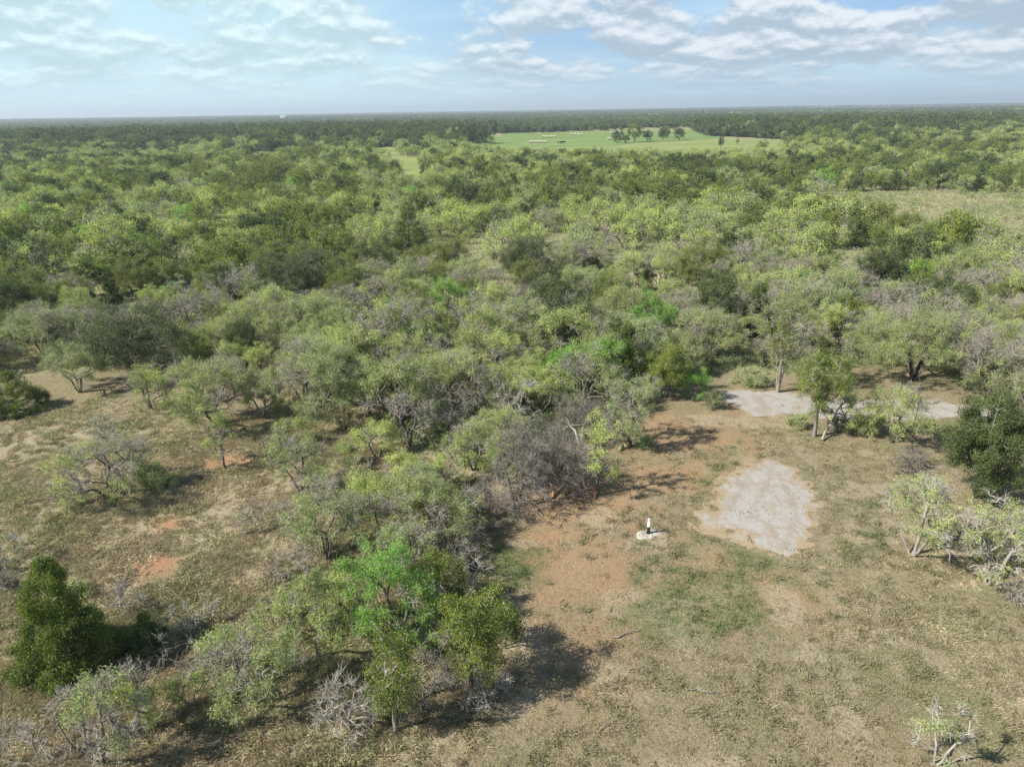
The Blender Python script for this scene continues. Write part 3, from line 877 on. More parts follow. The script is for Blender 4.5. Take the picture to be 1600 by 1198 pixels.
def instance_field(name, protos, P, idx, rot, scl, label, cat, group=None):
    col = bpy.data.collections.new(name + '_kinds')
    for i, me in enumerate(protos):
        o = bpy.data.objects.new('%s_kind_%02d' % (name, i), me); col.objects.link(o)
    me = bpy.data.meshes.new(name)
    me.vertices.add(len(P)); me.vertices.foreach_set('co', np.asarray(P, np.float32).ravel())
    a = me.attributes.new('idx', 'INT', 'POINT'); a.data.foreach_set('value', np.asarray(idx, np.int32))
    a = me.attributes.new('rot', 'FLOAT_VECTOR', 'POINT'); a.data.foreach_set('vector', np.asarray(rot, np.float32).ravel())
    a = me.attributes.new('scl', 'FLOAT_VECTOR', 'POINT'); a.data.foreach_set('vector', np.asarray(scl, np.float32).ravel())
    ob = link(name, me)
    ng = bpy.data.node_groups.new(name, 'GeometryNodeTree')
    ng.interface.new_socket('Geometry', in_out='INPUT', socket_type='NodeSocketGeometry')
    ng.interface.new_socket('Geometry', in_out='OUTPUT', socket_type='NodeSocketGeometry')
    gi = ng.nodes.new('NodeGroupInput'); go = ng.nodes.new('NodeGroupOutput')
    ci = ng.nodes.new('GeometryNodeCollectionInfo')
    ci.inputs['Collection'].default_value = col
    ci.inputs['Separate Children'].default_value = True
    ci.inputs['Reset Children'].default_value = True
    ip = ng.nodes.new('GeometryNodeInstanceOnPoints')
    def na(n_, dt):
        q = ng.nodes.new('GeometryNodeInputNamedAttribute'); q.data_type = dt; q.inputs['Name'].default_value = n_
        return q.outputs[0]
    ng.links.new(gi.outputs[0], ip.inputs['Points'])
    ng.links.new(ci.outputs[0], ip.inputs['Instance'])
    ip.inputs['Pick Instance'].default_value = True
    ng.links.new(na('idx', 'INT'), ip.inputs['Instance Index'])
    er = ng.nodes.new('FunctionNodeEulerToRotation')
    ng.links.new(na('rot', 'FLOAT_VECTOR'), er.inputs[0])
    ng.links.new(er.outputs[0], ip.inputs['Rotation'])
    ng.links.new(na('scl', 'FLOAT_VECTOR'), ip.inputs['Scale'])
    ng.links.new(ip.outputs[0], go.inputs[0])
    md = ob.modifiers.new('scatter', 'NODES'); md.node_group = ng
    tag(ob, label, cat, group, 'stuff')
    return ob

KL = ['mesquite', 'elm', 'oak', 'juniper', 'retama', 'brush', 'bare']
protos = []; pk = {}
for k in KL:
    pk[k] = []
    for v in range({'mesquite': 5, 'elm': 4, 'oak': 4}.get(k, 2)):
        pk[k].append(len(protos)); protos.append(proto(k, 300 + v + 10 * KL.index(k), 1))
# the rest of the brush and everything to 700 m
X, Y = scatter(rng, 260, 700, 5.5, .78)
px2, py2, dep2 = proj(np.c_[X, Y, np.zeros(len(X))])
pa = fbm(X, Y, 90, 5, 3)
creek = sstep(380, 500, Y - X * .12 + 60 * (fbm(X, Y, 120, 8, 2) - .5))      # taller, darker oaks from here on
k2 = np.empty(len(X), object); uu = rng.uniform(size=len(X)); u3 = rng.uniform(size=len(X))
for i in range(len(X)):
    if uu[i] < creek[i] * .88: k2[i] = 'oak' if u3[i] < .86 else 'elm'
    elif pa[i] > .53: k2[i] = 'elm' if u3[i] < .6 else ('oak' if u3[i] < .75 else 'mesquite')
    else: k2[i] = 'mesquite' if u3[i] < .72 else ('oak' if u3[i] < .86 else 'elm')
s2 = rng.uniform(.65, 1.35, len(X)) * (1 + 1.0 * creek)
t2x, t2y, _ = proj(np.c_[X, Y, np.array([H0[k] for k in k2]) * s2])
ok = (px2 > -150) & (px2 < 1750)
for g in (PAST, TAN, LG1, LG2):
    ok &= ~(inpoly(t2x, t2y, g) & (dep2 < 620)) & ~inpoly(px2, py2, g) & ~(inpoly((px2 + t2x) / 2, (py2 + t2y) / 2, g) & (dep2 < 500))
X, Y, k2, s2 = X[ok], Y[ok], k2[ok], s2[ok]
Pm = np.concatenate([np.c_[cx[rest], cy[rest]], np.c_[X, Y]])
kk = list(kinds[rest]) + list(k2); ss = np.concatenate([size[rest], s2])
idx = [int(rng.choice(pk[k])) for k in kk]
n = len(Pm)
instance_field('woodland', protos, np.c_[Pm, ground_z(Pm[:, 0], Pm[:, 1])], idx, np.c_[np.zeros(n), np.zeros(n), rng.uniform(0, 2 * PI, n)],
               np.c_[ss * rng.uniform(.9, 1.2, n), ss * rng.uniform(.9, 1.2, n), ss], 'continuous green woodland of mesquite and oak filling the distance beyond the brush', 'woodland')
print('WOODLAND', n)
# to the horizon: clumps
pc = []
for v in range(6): pc.append(proto(('oak', 'oak', 'elm', 'oak', 'mesquite', 'elm')[v], 700 + v, 2, n=9, spread=15, dens=1.5))
P3 = []; S3 = []
for r0, r1, sp, sc_ in ((700, 1600, 17, 1.6), (1600, 4000, 34, 1.8), (4000, 9500, 75, 2.6)):
    X, Y = scatter(rng, r0, r1, sp, .74)
    f = fbm(X, Y, r1 * .22, 31, 3)
    far_field = (f > .62) & (rng.uniform(size=len(X)) < .9)
    X, Y = X[~far_field], Y[~far_field]
    P3.append(np.c_[X, Y, ground_z(X, Y)]); S3.append(rng.uniform(.8, 1.25, len(X)) * sc_)
P3 = np.concatenate(P3); S3 = np.concatenate(S3); n = len(P3)
qx, qy, _ = proj(P3)
ok = ~(inpoly(qx, qy, PAST))
P3 = P3[ok]; S3 = S3[ok]; n = len(P3)
instance_field('far_forest', pc, P3, rng.choice(6, n, p=[.24, .22, .16, .2, .06, .12]), np.c_[np.zeros(n), np.zeros(n), rng.uniform(0, 2 * PI, n)],
               np.c_[S3, S3, 1.0 + .35 * (S3 - 1)], 'blue-green forest reaching to the flat horizon', 'forest')
print('FAR', n)

# ============================================================ ground
CAL = poly_w([(1172, 725), (1215, 712), (1240, 735), (1262, 770), (1275, 800), (1272, 835), (1262, 862), (1235, 872), (1190, 862), (1150, 842), (1100, 832), (1085, 812), (1112, 785), (1140, 765), (1150, 740)])
TRACK = poly_w([(1118, 612), (1150, 610), (1210, 612), (1300, 622), (1380, 625), (1450, 622), (1520, 632), (1600, 640), (1600, 656), (1500, 650), (1420, 656), (1340, 658), (1270, 652), (1225, 648), (1205, 652), (1180, 650), (1160, 638), (1130, 626)])
ORANGE = [poly_w(p) for p in (
    [(315, 722), (350, 715), (395, 719), (402, 726), (370, 731), (318, 730)],
    [(248, 815), (278, 810), (278, 820), (254, 827)],
    [(215, 884), (250, 872), (268, 880), (238, 892)])]
BARE = [poly_w(p) for p in (
    [(760, 800), (850, 760), (1000, 740), (1150, 650), (1190, 700), (1110, 770), (1000, 800), (960, 830), (980, 870), (960, 930), (880, 950), (790, 920), (800, 860)],
    [(790, 950), (900, 960), (960, 990), (930, 1060), (850, 1050), (800, 1000)],
    [(1080, 850), (1180, 900), (1285, 925), (1280, 960), (1200, 950), (1100, 900)],
    [(1100, 920), (1150, 930), (1150, 955), (1105, 950)],
    [(1015, 650), (1100, 650), (1180, 700), (1140, 740), (1040, 730), (1000, 700)])]
GREEN = [poly_w(p) for p in (
    [(1010, 850), (1090, 830), (1190, 880), (1280, 900), (1260, 930), (1180, 900), (1200, 960), (1180, 1000), (1010, 1000), (990, 920)],
    [(1330, 790), (1380, 780), (1370, 850), (1320, 850)],
    [(740, 820), (800, 820), (870, 870), (830, 905), (770, 890)],
    [(1120, 700), (1160, 690), (1140, 760), (1110, 760)])]
SLOPE = poly_w([(-300, 640), (0, 660), (180, 620), (560, 680), (760, 760), (760, 830), (740, 950), (800, 1060), (720, 1150), (600, 1198), (500, 1400), (-600, 1400)])
RGRASS = poly_w([(1330, 830), (1420, 850), (1640, 820), (1700, 1000), (1640, 1198), (1500, 1100), (1330, 940)])

def line_d(x, y, pts):
    P = poly_w(pts); best = np.full(x.shape, 1e9)
    for (ax, ay), (bx, by) in zip(P[:-1], P[1:]):
        ex, ey = bx - ax, by - ay
        t = np.clip(((x - ax) * ex + (y - ay) * ey) / (ex * ex + ey * ey), 0, 1)
        best = np.minimum(best, np.hypot(x - ax - t * ex, y - ay - t * ey))
    return best
RUTS = [[(1175, 655), (1200, 700), (1255, 770), (1290, 850), (1306, 930), (1312, 1000), (1340, 1110), (1380, 1240)],
        [(1215, 655), (1245, 700), (1300, 770), (1345, 850), (1368, 930), (1385, 1000), (1430, 1110), (1480, 1240)],
        [(1100, 830), (1180, 862), (1240, 880), (1290, 930)]]
def masks(x, y):
    w = 1.1 * (fbm(x, y, 2.4, 41, 3) - .5) + .5 * (fbm(x, y, .7, 43, 2) - .5)
    m = {}
    m['cal'] = sstep(-.9, .9, sdist(x, y, CAL) + w * 1.9)
    m['track'] = sstep(-.7, .5, sdist(x, y, TRACK) + w * .7)
    o = np.zeros_like(x)
    for p in ORANGE: o = np.maximum(o, .85 * sstep(-.8, .5, sdist(x, y, p) + w * 1.5))
    m['orange'] = o
    b = np.zeros_like(x)
    for p in BARE: b = np.maximum(b, sstep(-2.6, 1.6, sdist(x, y, p) + w * 3.0))
    b = np.maximum(b * sstep(.30, .52, fbm(x, y, 1.7, 49, 4) + .04), .9 * sstep(.60, .68, fbm(x, y, 2.3, 51, 4)) * (y < 40) * 0)
    b = b * (1 - sstep(-1, 1, sdist(x, y, SLOPE)))
    m['bare'] = b
    m['pale'] = sstep(.56, .64, fbm(x, y, 2.3, 51, 4)) * (y < 45)
    g = np.zeros_like(x)
    for p in GREEN: g = np.maximum(g, sstep(-1.2, .6, sdist(x, y, p) + w * 2.4))
    m['green'] = g * (1 - m['cal']) * sstep(.36, .54, fbm(x, y, 1.9, 47, 4) + .05)
    r = np.zeros_like(x)
    for l in RUTS: r = np.maximum(r, sstep(.42, .12, line_d(x, y, l) + .25 * w) * sstep(.38, .55, fbm(x, y, 2.0, 53, 3) + .05))
    m['rut'] = np.maximum(r * .45, m['pale'] * .8)
    m['tall'] = np.maximum(sstep(-1.0, .8, sdist(x, y, SLOPE) + w * 1.2), sstep(-2.5, 3.0, sdist(x, y, RGRASS) + w * 3) * .55)
    return m

def axis(a, b, fine, lo, hi):
    core = np.arange(a, b + fine, fine)
    out = [core]
    s = fine; p = core[-1]; r = []
    while p < hi: s *= 1.16; p += s; r.append(p)
    s = fine; p = core[0]; l = []
    while p > lo: s *= 1.16; p -= s; l.append(p)
    return np.concatenate([l[::-1], core, r])
gx = axis(-32, 40, .2, -14000, 14000); gy = axis(11, 62, .2, -400, 15000)
GX, GY = np.meshgrid(gx, gy)
fx, fy = GX.ravel(), GY.ravel()
nx, ny = len(gx), len(gy)
near = (fx > -40) & (fx < 50) & (fy < 75) & (fy > 5)
mk = {k: np.zeros(len(fx)) for k in ('cal', 'track', 'orange', 'bare', 'green', 'tall', 'rut')}
mm = masks(fx[near], fy[near])
for k in mk: mk[k][near] = mm[k]
gz = ground_z(fx, fy)
ii, jj = np.meshgrid(np.arange(nx - 1), np.arange(ny - 1))
b0 = (jj * nx + ii).ravel()
F = np.stack([b0, b0 + 1, b0 + 1 + nx, b0 + nx], 1)
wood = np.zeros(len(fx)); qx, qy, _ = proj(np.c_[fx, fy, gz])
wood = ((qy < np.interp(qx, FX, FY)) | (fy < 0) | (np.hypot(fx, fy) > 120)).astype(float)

gm, t, out = material('dry_grassland_soil')
tcn = t.n('ShaderNodeTexCoord'); OB = tcn.outputs['Object']
n_big = t.noise(OB, .22, 4, .6); n_mid = t.noise(OB, 1.3, 5, .65, .3); n_fine = t.noise(OB, 7.0, 6, .7); n_v = t.noise(OB, 34.0, 3, .7)
straw = t.mix(n_mid, (0.22, 0.175, 0.105), (0.42, 0.34, 0.22))
straw = t.mix(t.ramp(n_fine, .35, .7), straw, t.mix(n_v, (0.13, 0.10, 0.055), (0.46, 0.38, 0.255)))
greeny = t.mix(n_fine, (0.10, 0.12, 0.045), (0.24, 0.255, 0.115))
c = t.mix(t.math('MULTIPLY', t.ramp(t.math('ADD', t.math('MULTIPLY', n_big, .5), t.math('MULTIPLY', n_mid, .5)), .46, .62), .65), straw, greeny)
bare = t.mix(n_mid, (0.27, 0.165, 0.085), (0.44, 0.30, 0.175))
bare = t.mix(t.ramp(t.noise(OB, .55, 5, .6), .5, .62), bare, t.mix(n_fine, (0.29, 0.145, 0.065), (0.46, 0.27, 0.14)))
bare = t.mix(t.ramp(n_v, .35, .75), bare, (0.40, 0.275, 0.165))
dk_n = t.math('MAXIMUM', t.ramp(t.noise(OB, 4.2, 6, .75, .5), .50, .60), t.math('MULTIPLY', t.ramp(t.noise(OB, 13.0, 4, .7), .54, .64), .8))
c = t.mix(t.math('MULTIPLY', dk_n, .8), c, t.mix(n_v, (0.085, 0.085, 0.040), (0.20, 0.185, 0.10)))
c = t.mix(t.math('MULTIPLY', t.attr('tall'), .35), c, t.mix(n_mid, (0.22, 0.21, 0.115), (0.46, 0.40, 0.25)))
c = t.mix(t.math('MULTIPLY', t.attr('bare'), t.ramp(n_fine, .25, .6)), c, bare)
c = t.mix(t.math('MULTIPLY', t.attr('rut'), t.ramp(n_fine, .35, .6)), c, (0.43, 0.355, 0.245, 1))
gr = t.mix(n_fine, (0.06, 0.095, 0.03), (0.15, 0.19, 0.075))
c = t.mix(t.math('MULTIPLY', t.attr('green'), t.math('MULTIPLY', t.ramp(n_fine, .38, .58), .8)), c, gr)
c = t.mix(t.math('MULTIPLY', t.attr('orange'), t.ramp(n_fine, .3, .5)), c, t.mix(n_v, (0.34, 0.165, 0.09), (0.48, 0.27, 0.16)))
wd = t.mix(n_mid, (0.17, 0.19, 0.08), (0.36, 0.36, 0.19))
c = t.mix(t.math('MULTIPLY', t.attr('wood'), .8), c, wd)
b = t.n('ShaderNodeBsdfPrincipled'); b.inputs['Roughness'].default_value = 1.0; b.inputs['Specular IOR Level'].default_value = 0.05
t.link(c, b.inputs['Base Color'])
bn = t.n('ShaderNodeBump'); bn.inputs['Strength'].default_value = .8; bn.inputs['Distance'].default_value = .12
t.link(t.math('ADD', n_fine, t.math('MULTIPLY', n_v, .4)), bn.inputs['Height']); t.link(bn.outputs[0], b.inputs['Normal'])
t.link(b.outputs[0], out.inputs[0])
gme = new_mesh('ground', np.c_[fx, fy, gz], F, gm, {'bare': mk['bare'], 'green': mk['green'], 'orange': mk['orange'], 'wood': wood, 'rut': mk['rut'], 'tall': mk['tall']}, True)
g_ob = link('ground', gme); tag(g_ob, 'dry tan grass and bare sandy soil of the clearing and brush floor', 'ground', kind='structure')

def sheet(name, poly, cell, key, mat, label, cat, thr=.5, lift=.012):
    lo, hi = poly.min(0) - 1.5, poly.max(0) + 1.5
    xs = np.arange(lo[0], hi[0], cell); ys = np.arange(lo[1], hi[1], cell)
    X, Y = np.meshgrid(xs, ys); nx_, ny_ = len(xs), len(ys)
    f = X.ravel(), Y.ravel()
    mall = masks(*f); m_ = mall[key]; rt_ = 0 * m_
    if key == 'cal':
        for l in ([(1140, 800), (1170, 745), (1200, 690)], [(1175, 800), (1203, 750), (1222, 690)], [(1105, 800), (1150, 825), (1230, 850)], [(1225, 860), (1245, 810), (1215, 740)]):
            rt_ = np.maximum(rt_, .55 * sstep(.40, .05, line_d(*f, l) + .12 * fbm(f[0], f[1], .6, 54, 2)))
    rag = m_ + 1.5 * (fbm(f[0], f[1], .45, 61, 3) - .5)
    ii, jj = np.meshgrid(np.arange(nx_ - 1), np.arange(ny_ - 1)); b0 = (jj * nx_ + ii).ravel()
    F = np.stack([b0, b0 + 1, b0 + 1 + nx_, b0 + nx_], 1)
    F = F[rag[F].mean(1) > thr]
    used = np.unique(F); mp = np.full(nx_ * ny_, -1); mp[used] = np.arange(len(used))
    rough = .07 * (fbm(f[0], f[1], .6, 71, 3) - .5)
    # two wheel ruts
    V = np.c_[f[0], f[1], ground_z(*f) + lift + np.maximum(rough * .5, 0)][used]
    o = link(name, new_mesh(name, V, mp[F], mat, {'edge': m_[used], 'rut': rt_[used]}, True))
    tag(o, label, cat, kind='structure')
    return o

cm, t, out = material('white_caliche')
tcn = t.n('ShaderNodeTexCoord'); OB = tcn.outputs['Object']
mp = t.n('ShaderNodeMapping'); mp.inputs['Rotation'].default_value = (0, 0, .5); mp.inputs['Scale'].default_value = (1.3, .4, 1)
t.link(OB, mp.inputs[0])
nr = t.noise(mp.outputs[0], 1.0, 6, .7, .8); nf = t.noise(OB, 6, 6, .7); nv = t.noise(OB, 28, 3, .6)
c = t.mix(nf, (0.25, 0.235, 0.21), (0.46, 0.44, 0.405))
c = t.mix(t.math('MULTIPLY', t.ramp(t.noise(OB, .9, 6, .7), .48, .60), .55), c, (0.28, 0.235, 0.175))
c = t.mix(t.math('MULTIPLY', t.ramp(nr, .50, .64), .75), c, (0.30, 0.255, 0.195))
c = t.mix(t.math('MULTIPLY', t.ramp(nv, .60, .70), .4), c, (0.20, 0.17, 0.13))
edge = t.ramp(t.math('ADD', t.attr('edge'), t.math('MULTIPLY', t.math('SUBTRACT', t.noise(OB, 1.5, 7, .75), .5), 1.9)), .95, .50)
c = t.mix(edge, c, t.mix(nv, (0.24, 0.18, 0.11), (0.42, 0.33, 0.215)))
c = t.mix(t.math('MULTIPLY', t.attr('rut'), .7), c, (0.27, 0.21, 0.145, 1))
b = t.n('ShaderNodeBsdfPrincipled'); b.inputs['Roughness'].default_value = 1.0; b.inputs['Specular IOR Level'].default_value = 0.05
bn = t.n('ShaderNodeBump'); bn.inputs['Strength'].default_value = .5; bn.inputs['Distance'].default_value = .05
t.link(t.math('ADD', nf, nr), bn.inputs['Height']); t.link(bn.outputs[0], b.inputs['Normal'])
t.link(c, b.inputs['Base Color']); t.link(b.outputs[0], out.inputs[0])
sheet('caliche_patch', CAL, .12, 'cal', cm, 'whitish spread of crushed caliche with wheel marks in the clearing', 'gravel patch', thr=.38)
sheet('gravel_track', TRACK, .15, 'track', cm, 'pale gravel track running right behind the clearing', 'track')

# distant pastures, as sheets laid on the ground
def pasture(name, pix, mat, label, z=.06):
    P = poly_w(pix); n_ = len(P)
    c_ = P.mean(0)
    V = np.r_[np.c_[P, np.full(n_, z)], [[c_[0], c_[1], z]]]
    bpy_me = bpy.data.meshes.new(name)
    bpy_me.from_pydata([tuple(v) for v in V], [], [(i, (i + 1) % n_, n_) for i in range(n_)])
    bpy_me.materials.append(mat)
    o = link(name, bpy_me); tag(o, label, 'pasture', kind='structure'); return o
def field_mat(name, a, b_):
    m, t, out = material(name)
    tcn = t.n('ShaderNodeTexCoord')
    mp = t.n('ShaderNodeMapping'); mp.inputs['Scale'].default_value = (.4, 1.6, 1); t.link(tcn.outputs['Object'], mp.inputs[0])
    nz = t.noise(mp.outputs[0], .03, 6, .6); nf = t.noise(tcn.outputs['Object'], .8, 4, .7)
    c = t.mix(t.ramp(t.math('ADD', t.math('MULTIPLY', nz, .75), t.math('MULTIPLY', nf, .25)), .35, .65), a, b_)
    b = t.n('ShaderNodeBsdfPrincipled'); b.inputs['Roughness'].default_value = 1; b.inputs['Specular IOR Level'].default_value = .05
    t.link(c, b.inputs['Base Color']); t.link(b.outputs[0], out.inputs[0]); return m
FG = field_mat('hay_pasture', (0.145, 0.21, 0.065), (0.20, 0.27, 0.09))
FY_ = field_mat('mown_pasture', (0.19, 0.235, 0.075), (0.27, 0.30, 0.11))
FT = field_mat('dry_pasture', (0.20, 0.205, 0.105), (0.27, 0.26, 0.14))
pasture('hay_pasture', [(640, 212), (760, 209), (1000, 205), (1100, 203), (1130, 213), (1120, 217), (1060, 221), (985, 224), (960, 229), (740, 230), (660, 224)], FG, 'bright green hay pasture dotted with bales in the distance')
pasture('near_pasture', [(700, 231), (965, 230.5), (990, 225), (1060, 222.5), (1130, 218), (1200, 220), (1268, 224), (1300, 232), (1280, 246), (1060, 262), (900, 262), (740, 250)], FY_, 'yellow-green mown pasture in front of the hay pasture', .05)
pasture('dry_pasture', [(320, 231), (420, 226), (510, 227), (530, 236), (450, 246), (340, 246)], FT, 'narrow tan field among the trees left of centre')
pasture('small_meadow', [(612, 247), (650, 245), (665, 252), (665, 272), (640, 282), (618, 265)], FY_, 'small light green glade left of the pastures')
pasture('small_meadow', [(572, 231), (625, 229.5), (628, 243), (585, 245)], FY_, 'thin light green glade beyond the small one')

# ============================================================ grass (uncountable)
grm, t, out = material('grass_blades')
at_ = t.n('ShaderNodeAttribute', attribute_name='col')
df = t.n('ShaderNodeBsdfDiffuse'); tr = t.n('ShaderNodeBsdfTranslucent')
t.link(at_.outputs['Color'], df.inputs[0]); t.link(at_.outputs['Color'], tr.inputs[0])
mx = t.n('ShaderNodeMixShader'); mx.inputs[0].default_value = .25
t.link(df.outputs[0], mx.inputs[1]); t.link(tr.outputs[0], mx.inputs[2]); t.link(mx.outputs[0], out.inputs[0])

def grass(name, label, x, y, nb, h, wdt, lean, cols, spread, seed, flow=1.0):
    rg = np.random.default_rng(seed)
    n_ = len(x); rep = np.repeat(np.arange(n_), nb); m = len(rep)
    fa = fbm(x, y, 2.6, 91, 4) * 9.0 + .8
    bx_ = x[rep] + rg.normal(0, 1, m) * spread[rep]; by_ = y[rep] + rg.normal(0, 1, m) * spread[rep]
    hh = h[rep] * rg.uniform(.5, 1.2, m)
    a = fa[rep] + rg.normal(0, .55, m); a = np.where(rg.uniform(size=m) < flow, a, rg.uniform(0, 2 * PI, m))
    ln = lean[rep] * rg.uniform(.5, 1.4, m)
    dx, dy = np.cos(a) * ln * hh, np.sin(a) * ln * hh
    z0 = ground_z(bx_, by_) - .01
    side = rg.uniform(0, 2 * PI, m); wx, wy = np.cos(side) * wdt[rep] * .5, np.sin(side) * wdt[rep] * .5
    z1 = z0 + hh * np.clip(1.1 - ln * .45, .25, 1)
    V = np.stack([np.c_[bx_ - wx, by_ - wy, z0], np.c_[bx_ + wx, by_ + wy, z0],
                  np.c_[bx_ + dx * .45 + wx * .8, by_ + dy * .45 + wy * .8, z0 + (z1 - z0) * .7], np.c_[bx_ + dx, by_ + dy, z1]], 1).reshape(-1, 3)
    F = np.arange(m * 4).reshape(-1, 4)
    c = cols[rep] * rg.uniform(.75, 1.1, m)[:, None]
    o = link(name, new_mesh(name, V, F, grm, cols=np.repeat(c, 4, 0)))
    tag(o, label, 'grass', kind='stuff')
    print('GRASS', name, m)
    return o

rng = np.random.default_rng(5)
def rnd_wedge(r0, r1, dens_, ang=.80):
    n_ = int(ang * (r1 * r1 - r0 * r0) * dens_)
    r = np.sqrt(rng.uniform(r0 * r0, r1 * r1, n_)); a = rng.uniform(-ang, ang, n_)
    return r * np.sin(a), r * np.cos(a)
pts = [rnd_wedge(11, 30, 42), rnd_wedge(30, 50, 20), rnd_wedge(50, 80, 6)]
x = np.concatenate([p[0] for p in pts]); y = np.concatenate([p[1] for p in pts])
qx, qy, _ = proj(np.c_[x, y, np.zeros(len(x))])
v_ = (qx > -60) & (qx < 1660) & (qy < 1260); x, y = x[v_], y[v_]; qx, qy = qx[v_], qy[v_]
m = masks(x, y)
r_ = rng.uniform(size=len(x))
hw = 1 - sstep(-2, 1.5, x * 0 + (qy - np.interp(qx, FX, FY)) / 12)       # brush floor
keepm = (r_ > m['cal'] * 1.1) & (r_ > m['track'] * 1.1) & (r_ > m['orange'] * .95) & (r_ > m['bare'] * .72) & (r_ > m['rut'] * .8)
tall = (m['tall'] > rng.uniform(size=len(x))) & keepm
gcol = fbm(x, y, 3.0, 15, 4); gc2 = fbm(x, y, 9.0, 25, 2)
def mixc(a, b_, f): return np.array(a)[None] * (1 - f[:, None]) + np.array(b_)[None] * f[:, None]
def colors(i, green):  # straw, olive and fresh green blades
    f = sstep(.35, .7, gcol[i] + .15 * rng.normal(size=i.sum()))
    c = mixc((0.42, 0.345, 0.22), (0.72, 0.62, 0.43), rng.uniform(size=i.sum()))
    g = mixc((0.21, 0.235, 0.10), (0.42, 0.44, 0.21), rng.uniform(size=i.sum()))
    gg = mixc((0.11, 0.19, 0.06), (0.20, 0.30, 0.11), rng.uniform(size=i.sum()))
    c = c * (1 - (f * .7)[:, None]) + g * (f * .7)[:, None]
    gv = np.clip(green, 0, 1)[:, None]
    return c * (1 - gv) + gg * gv
i = tall
grass('tall_grass', 'tall matted straw-coloured grass leaning in swirls on the left slope and right edge', x[i], y[i], 30,
      (.11 + .22 * fbm(x[i], y[i], 2.0, 33, 3)) * np.where(x[i] > 6, .6, 1), np.full(i.sum(), .009), .75 + .8 * fbm(x[i], y[i], 4, 35, 2), colors(i, .25 * m['green'][i]), np.full(i.sum(), .10), 1, .85)
i = keepm & ~tall & (hw < .5) & (fbm(x, y, .9, 95, 3) * .6 + fbm(x, y, 3.5, 96, 2) * .4 > .36 + .22 * rng.uniform(size=len(x)))
grass('short_grass', 'short dry turf with greener tufts over the clearing', x[i], y[i], 13,
      .05 + .08 * fbm(x[i], y[i], 1.5, 34, 3) + .05 * m['green'][i], np.full(i.sum(), .010), np.full(i.sum(), .9), colors(i, m['green'][i] * .85), np.full(i.sum(), .10), 2, .4)
xt, yt = rnd_wedge(11, 46, 3.4); mt = masks(xt, yt); qa, qb, _ = proj(np.c_[xt, yt, 0 * xt])
kt = (mt['cal'] < .2) & (mt['track'] < .2) & (mt['orange'] < .3) & (mt['bare'] < rng.uniform(size=len(xt)) * 1.3) & (fbm(xt, yt, 2.6, 97, 3) + .12 * (xt > 4) > .44) & (qa > -50) & (qa < 1650)
xt, yt = xt[kt], yt[kt]; _g = gcol, gc2, m
gcol = fbm(xt, yt, 2.0, 15, 3) + .2; gc2 = fbm(xt, yt, 9, 25, 2); o_ = np.ones(len(xt), bool)
grass('grass_tussocks', 'olive-green tussocks dotted through the dry grass', xt, yt, 34, .10 + .16 * fbm(xt, yt, 1.1, 98, 2), np.full(len(xt), .011), np.full(len(xt), .7), colors(o_, mt['green'][kt] * .7) * .8, np.full(len(xt), .13), 9, .2)
xt, yt = rnd_wedge(12, 60, 4); mt = masks(xt, yt); qa, qb, _ = proj(np.c_[xt, yt, 0 * xt])
kt = (mt['tall'] > .6) & (mt['orange'] < .2) & (fbm(xt, yt, 3.2, 101, 4) > .46 + .22 * rng.uniform(size=len(xt))) & (qa > -60) & (qa < 1660) & (qb < 1260)
xt, yt = xt[kt], yt[kt]; o_ = np.ones(len(xt), bool); cw = mixc((0.32, 0.34, 0.165), (0.56, 0.56, 0.31), rng.uniform(size=len(xt)))
grass('weeds', 'pale green weeds growing in drifts through the dry grass of the slope', xt, yt, 26, .16 + .26 * fbm(xt, yt, 1.6, 102, 2), np.full(len(xt), .014), np.full(len(xt), .55), cw, np.full(len(xt), .17), 10, .2)
gcol, gc2, m = _g
i = keepm & ~tall & (hw >= .5)
grass('brush_undergrowth', 'weedy grass under the trees of the brush', x[i], y[i], 10,
      .25 + .35 * fbm(x[i], y[i], 2.5, 36, 3), np.full(i.sum(), .022), np.full(i.sum(), .6), colors(i, sstep(.45, .6, gc2[i]) * .7), np.full(i.sum(), .15), 3, .4)
x, y = rnd_wedge(80, 230, .9, .78)
gcol = fbm(x, y, 8.0, 15, 4); gc2 = fbm(x, y, 20.0, 25, 2)
i = np.ones(len(x), bool)
grass('distant_grass', 'pale meadow grass between the trees in the middle distance', x, y, 9, .3 + .3 * fbm(x, y, 5, 38, 2), np.full(len(x), .07),
      np.full(len(x), .6), colors(i, .15 + sstep(.35, .6, gc2) * .5), np.full(len(x), .4), 4, .4)

# ============================================================ well head, debris, bales
def lathe(prof, k, c=(0, 0, 0)):
    ang = np.arange(k) / k * 2 * PI
    V = np.array([[c[0] + r * math.cos(a), c[1] + r * math.sin(a), c[2] + z] for r, z in prof for a in ang])
    F = [[i * k + j, i * k + (j + 1) % k, (i + 1) * k + (j + 1) % k, (i + 1) * k + j] for i in range(len(prof) - 1) for j in range(k)]
    return V.astype(float), np.array(F)

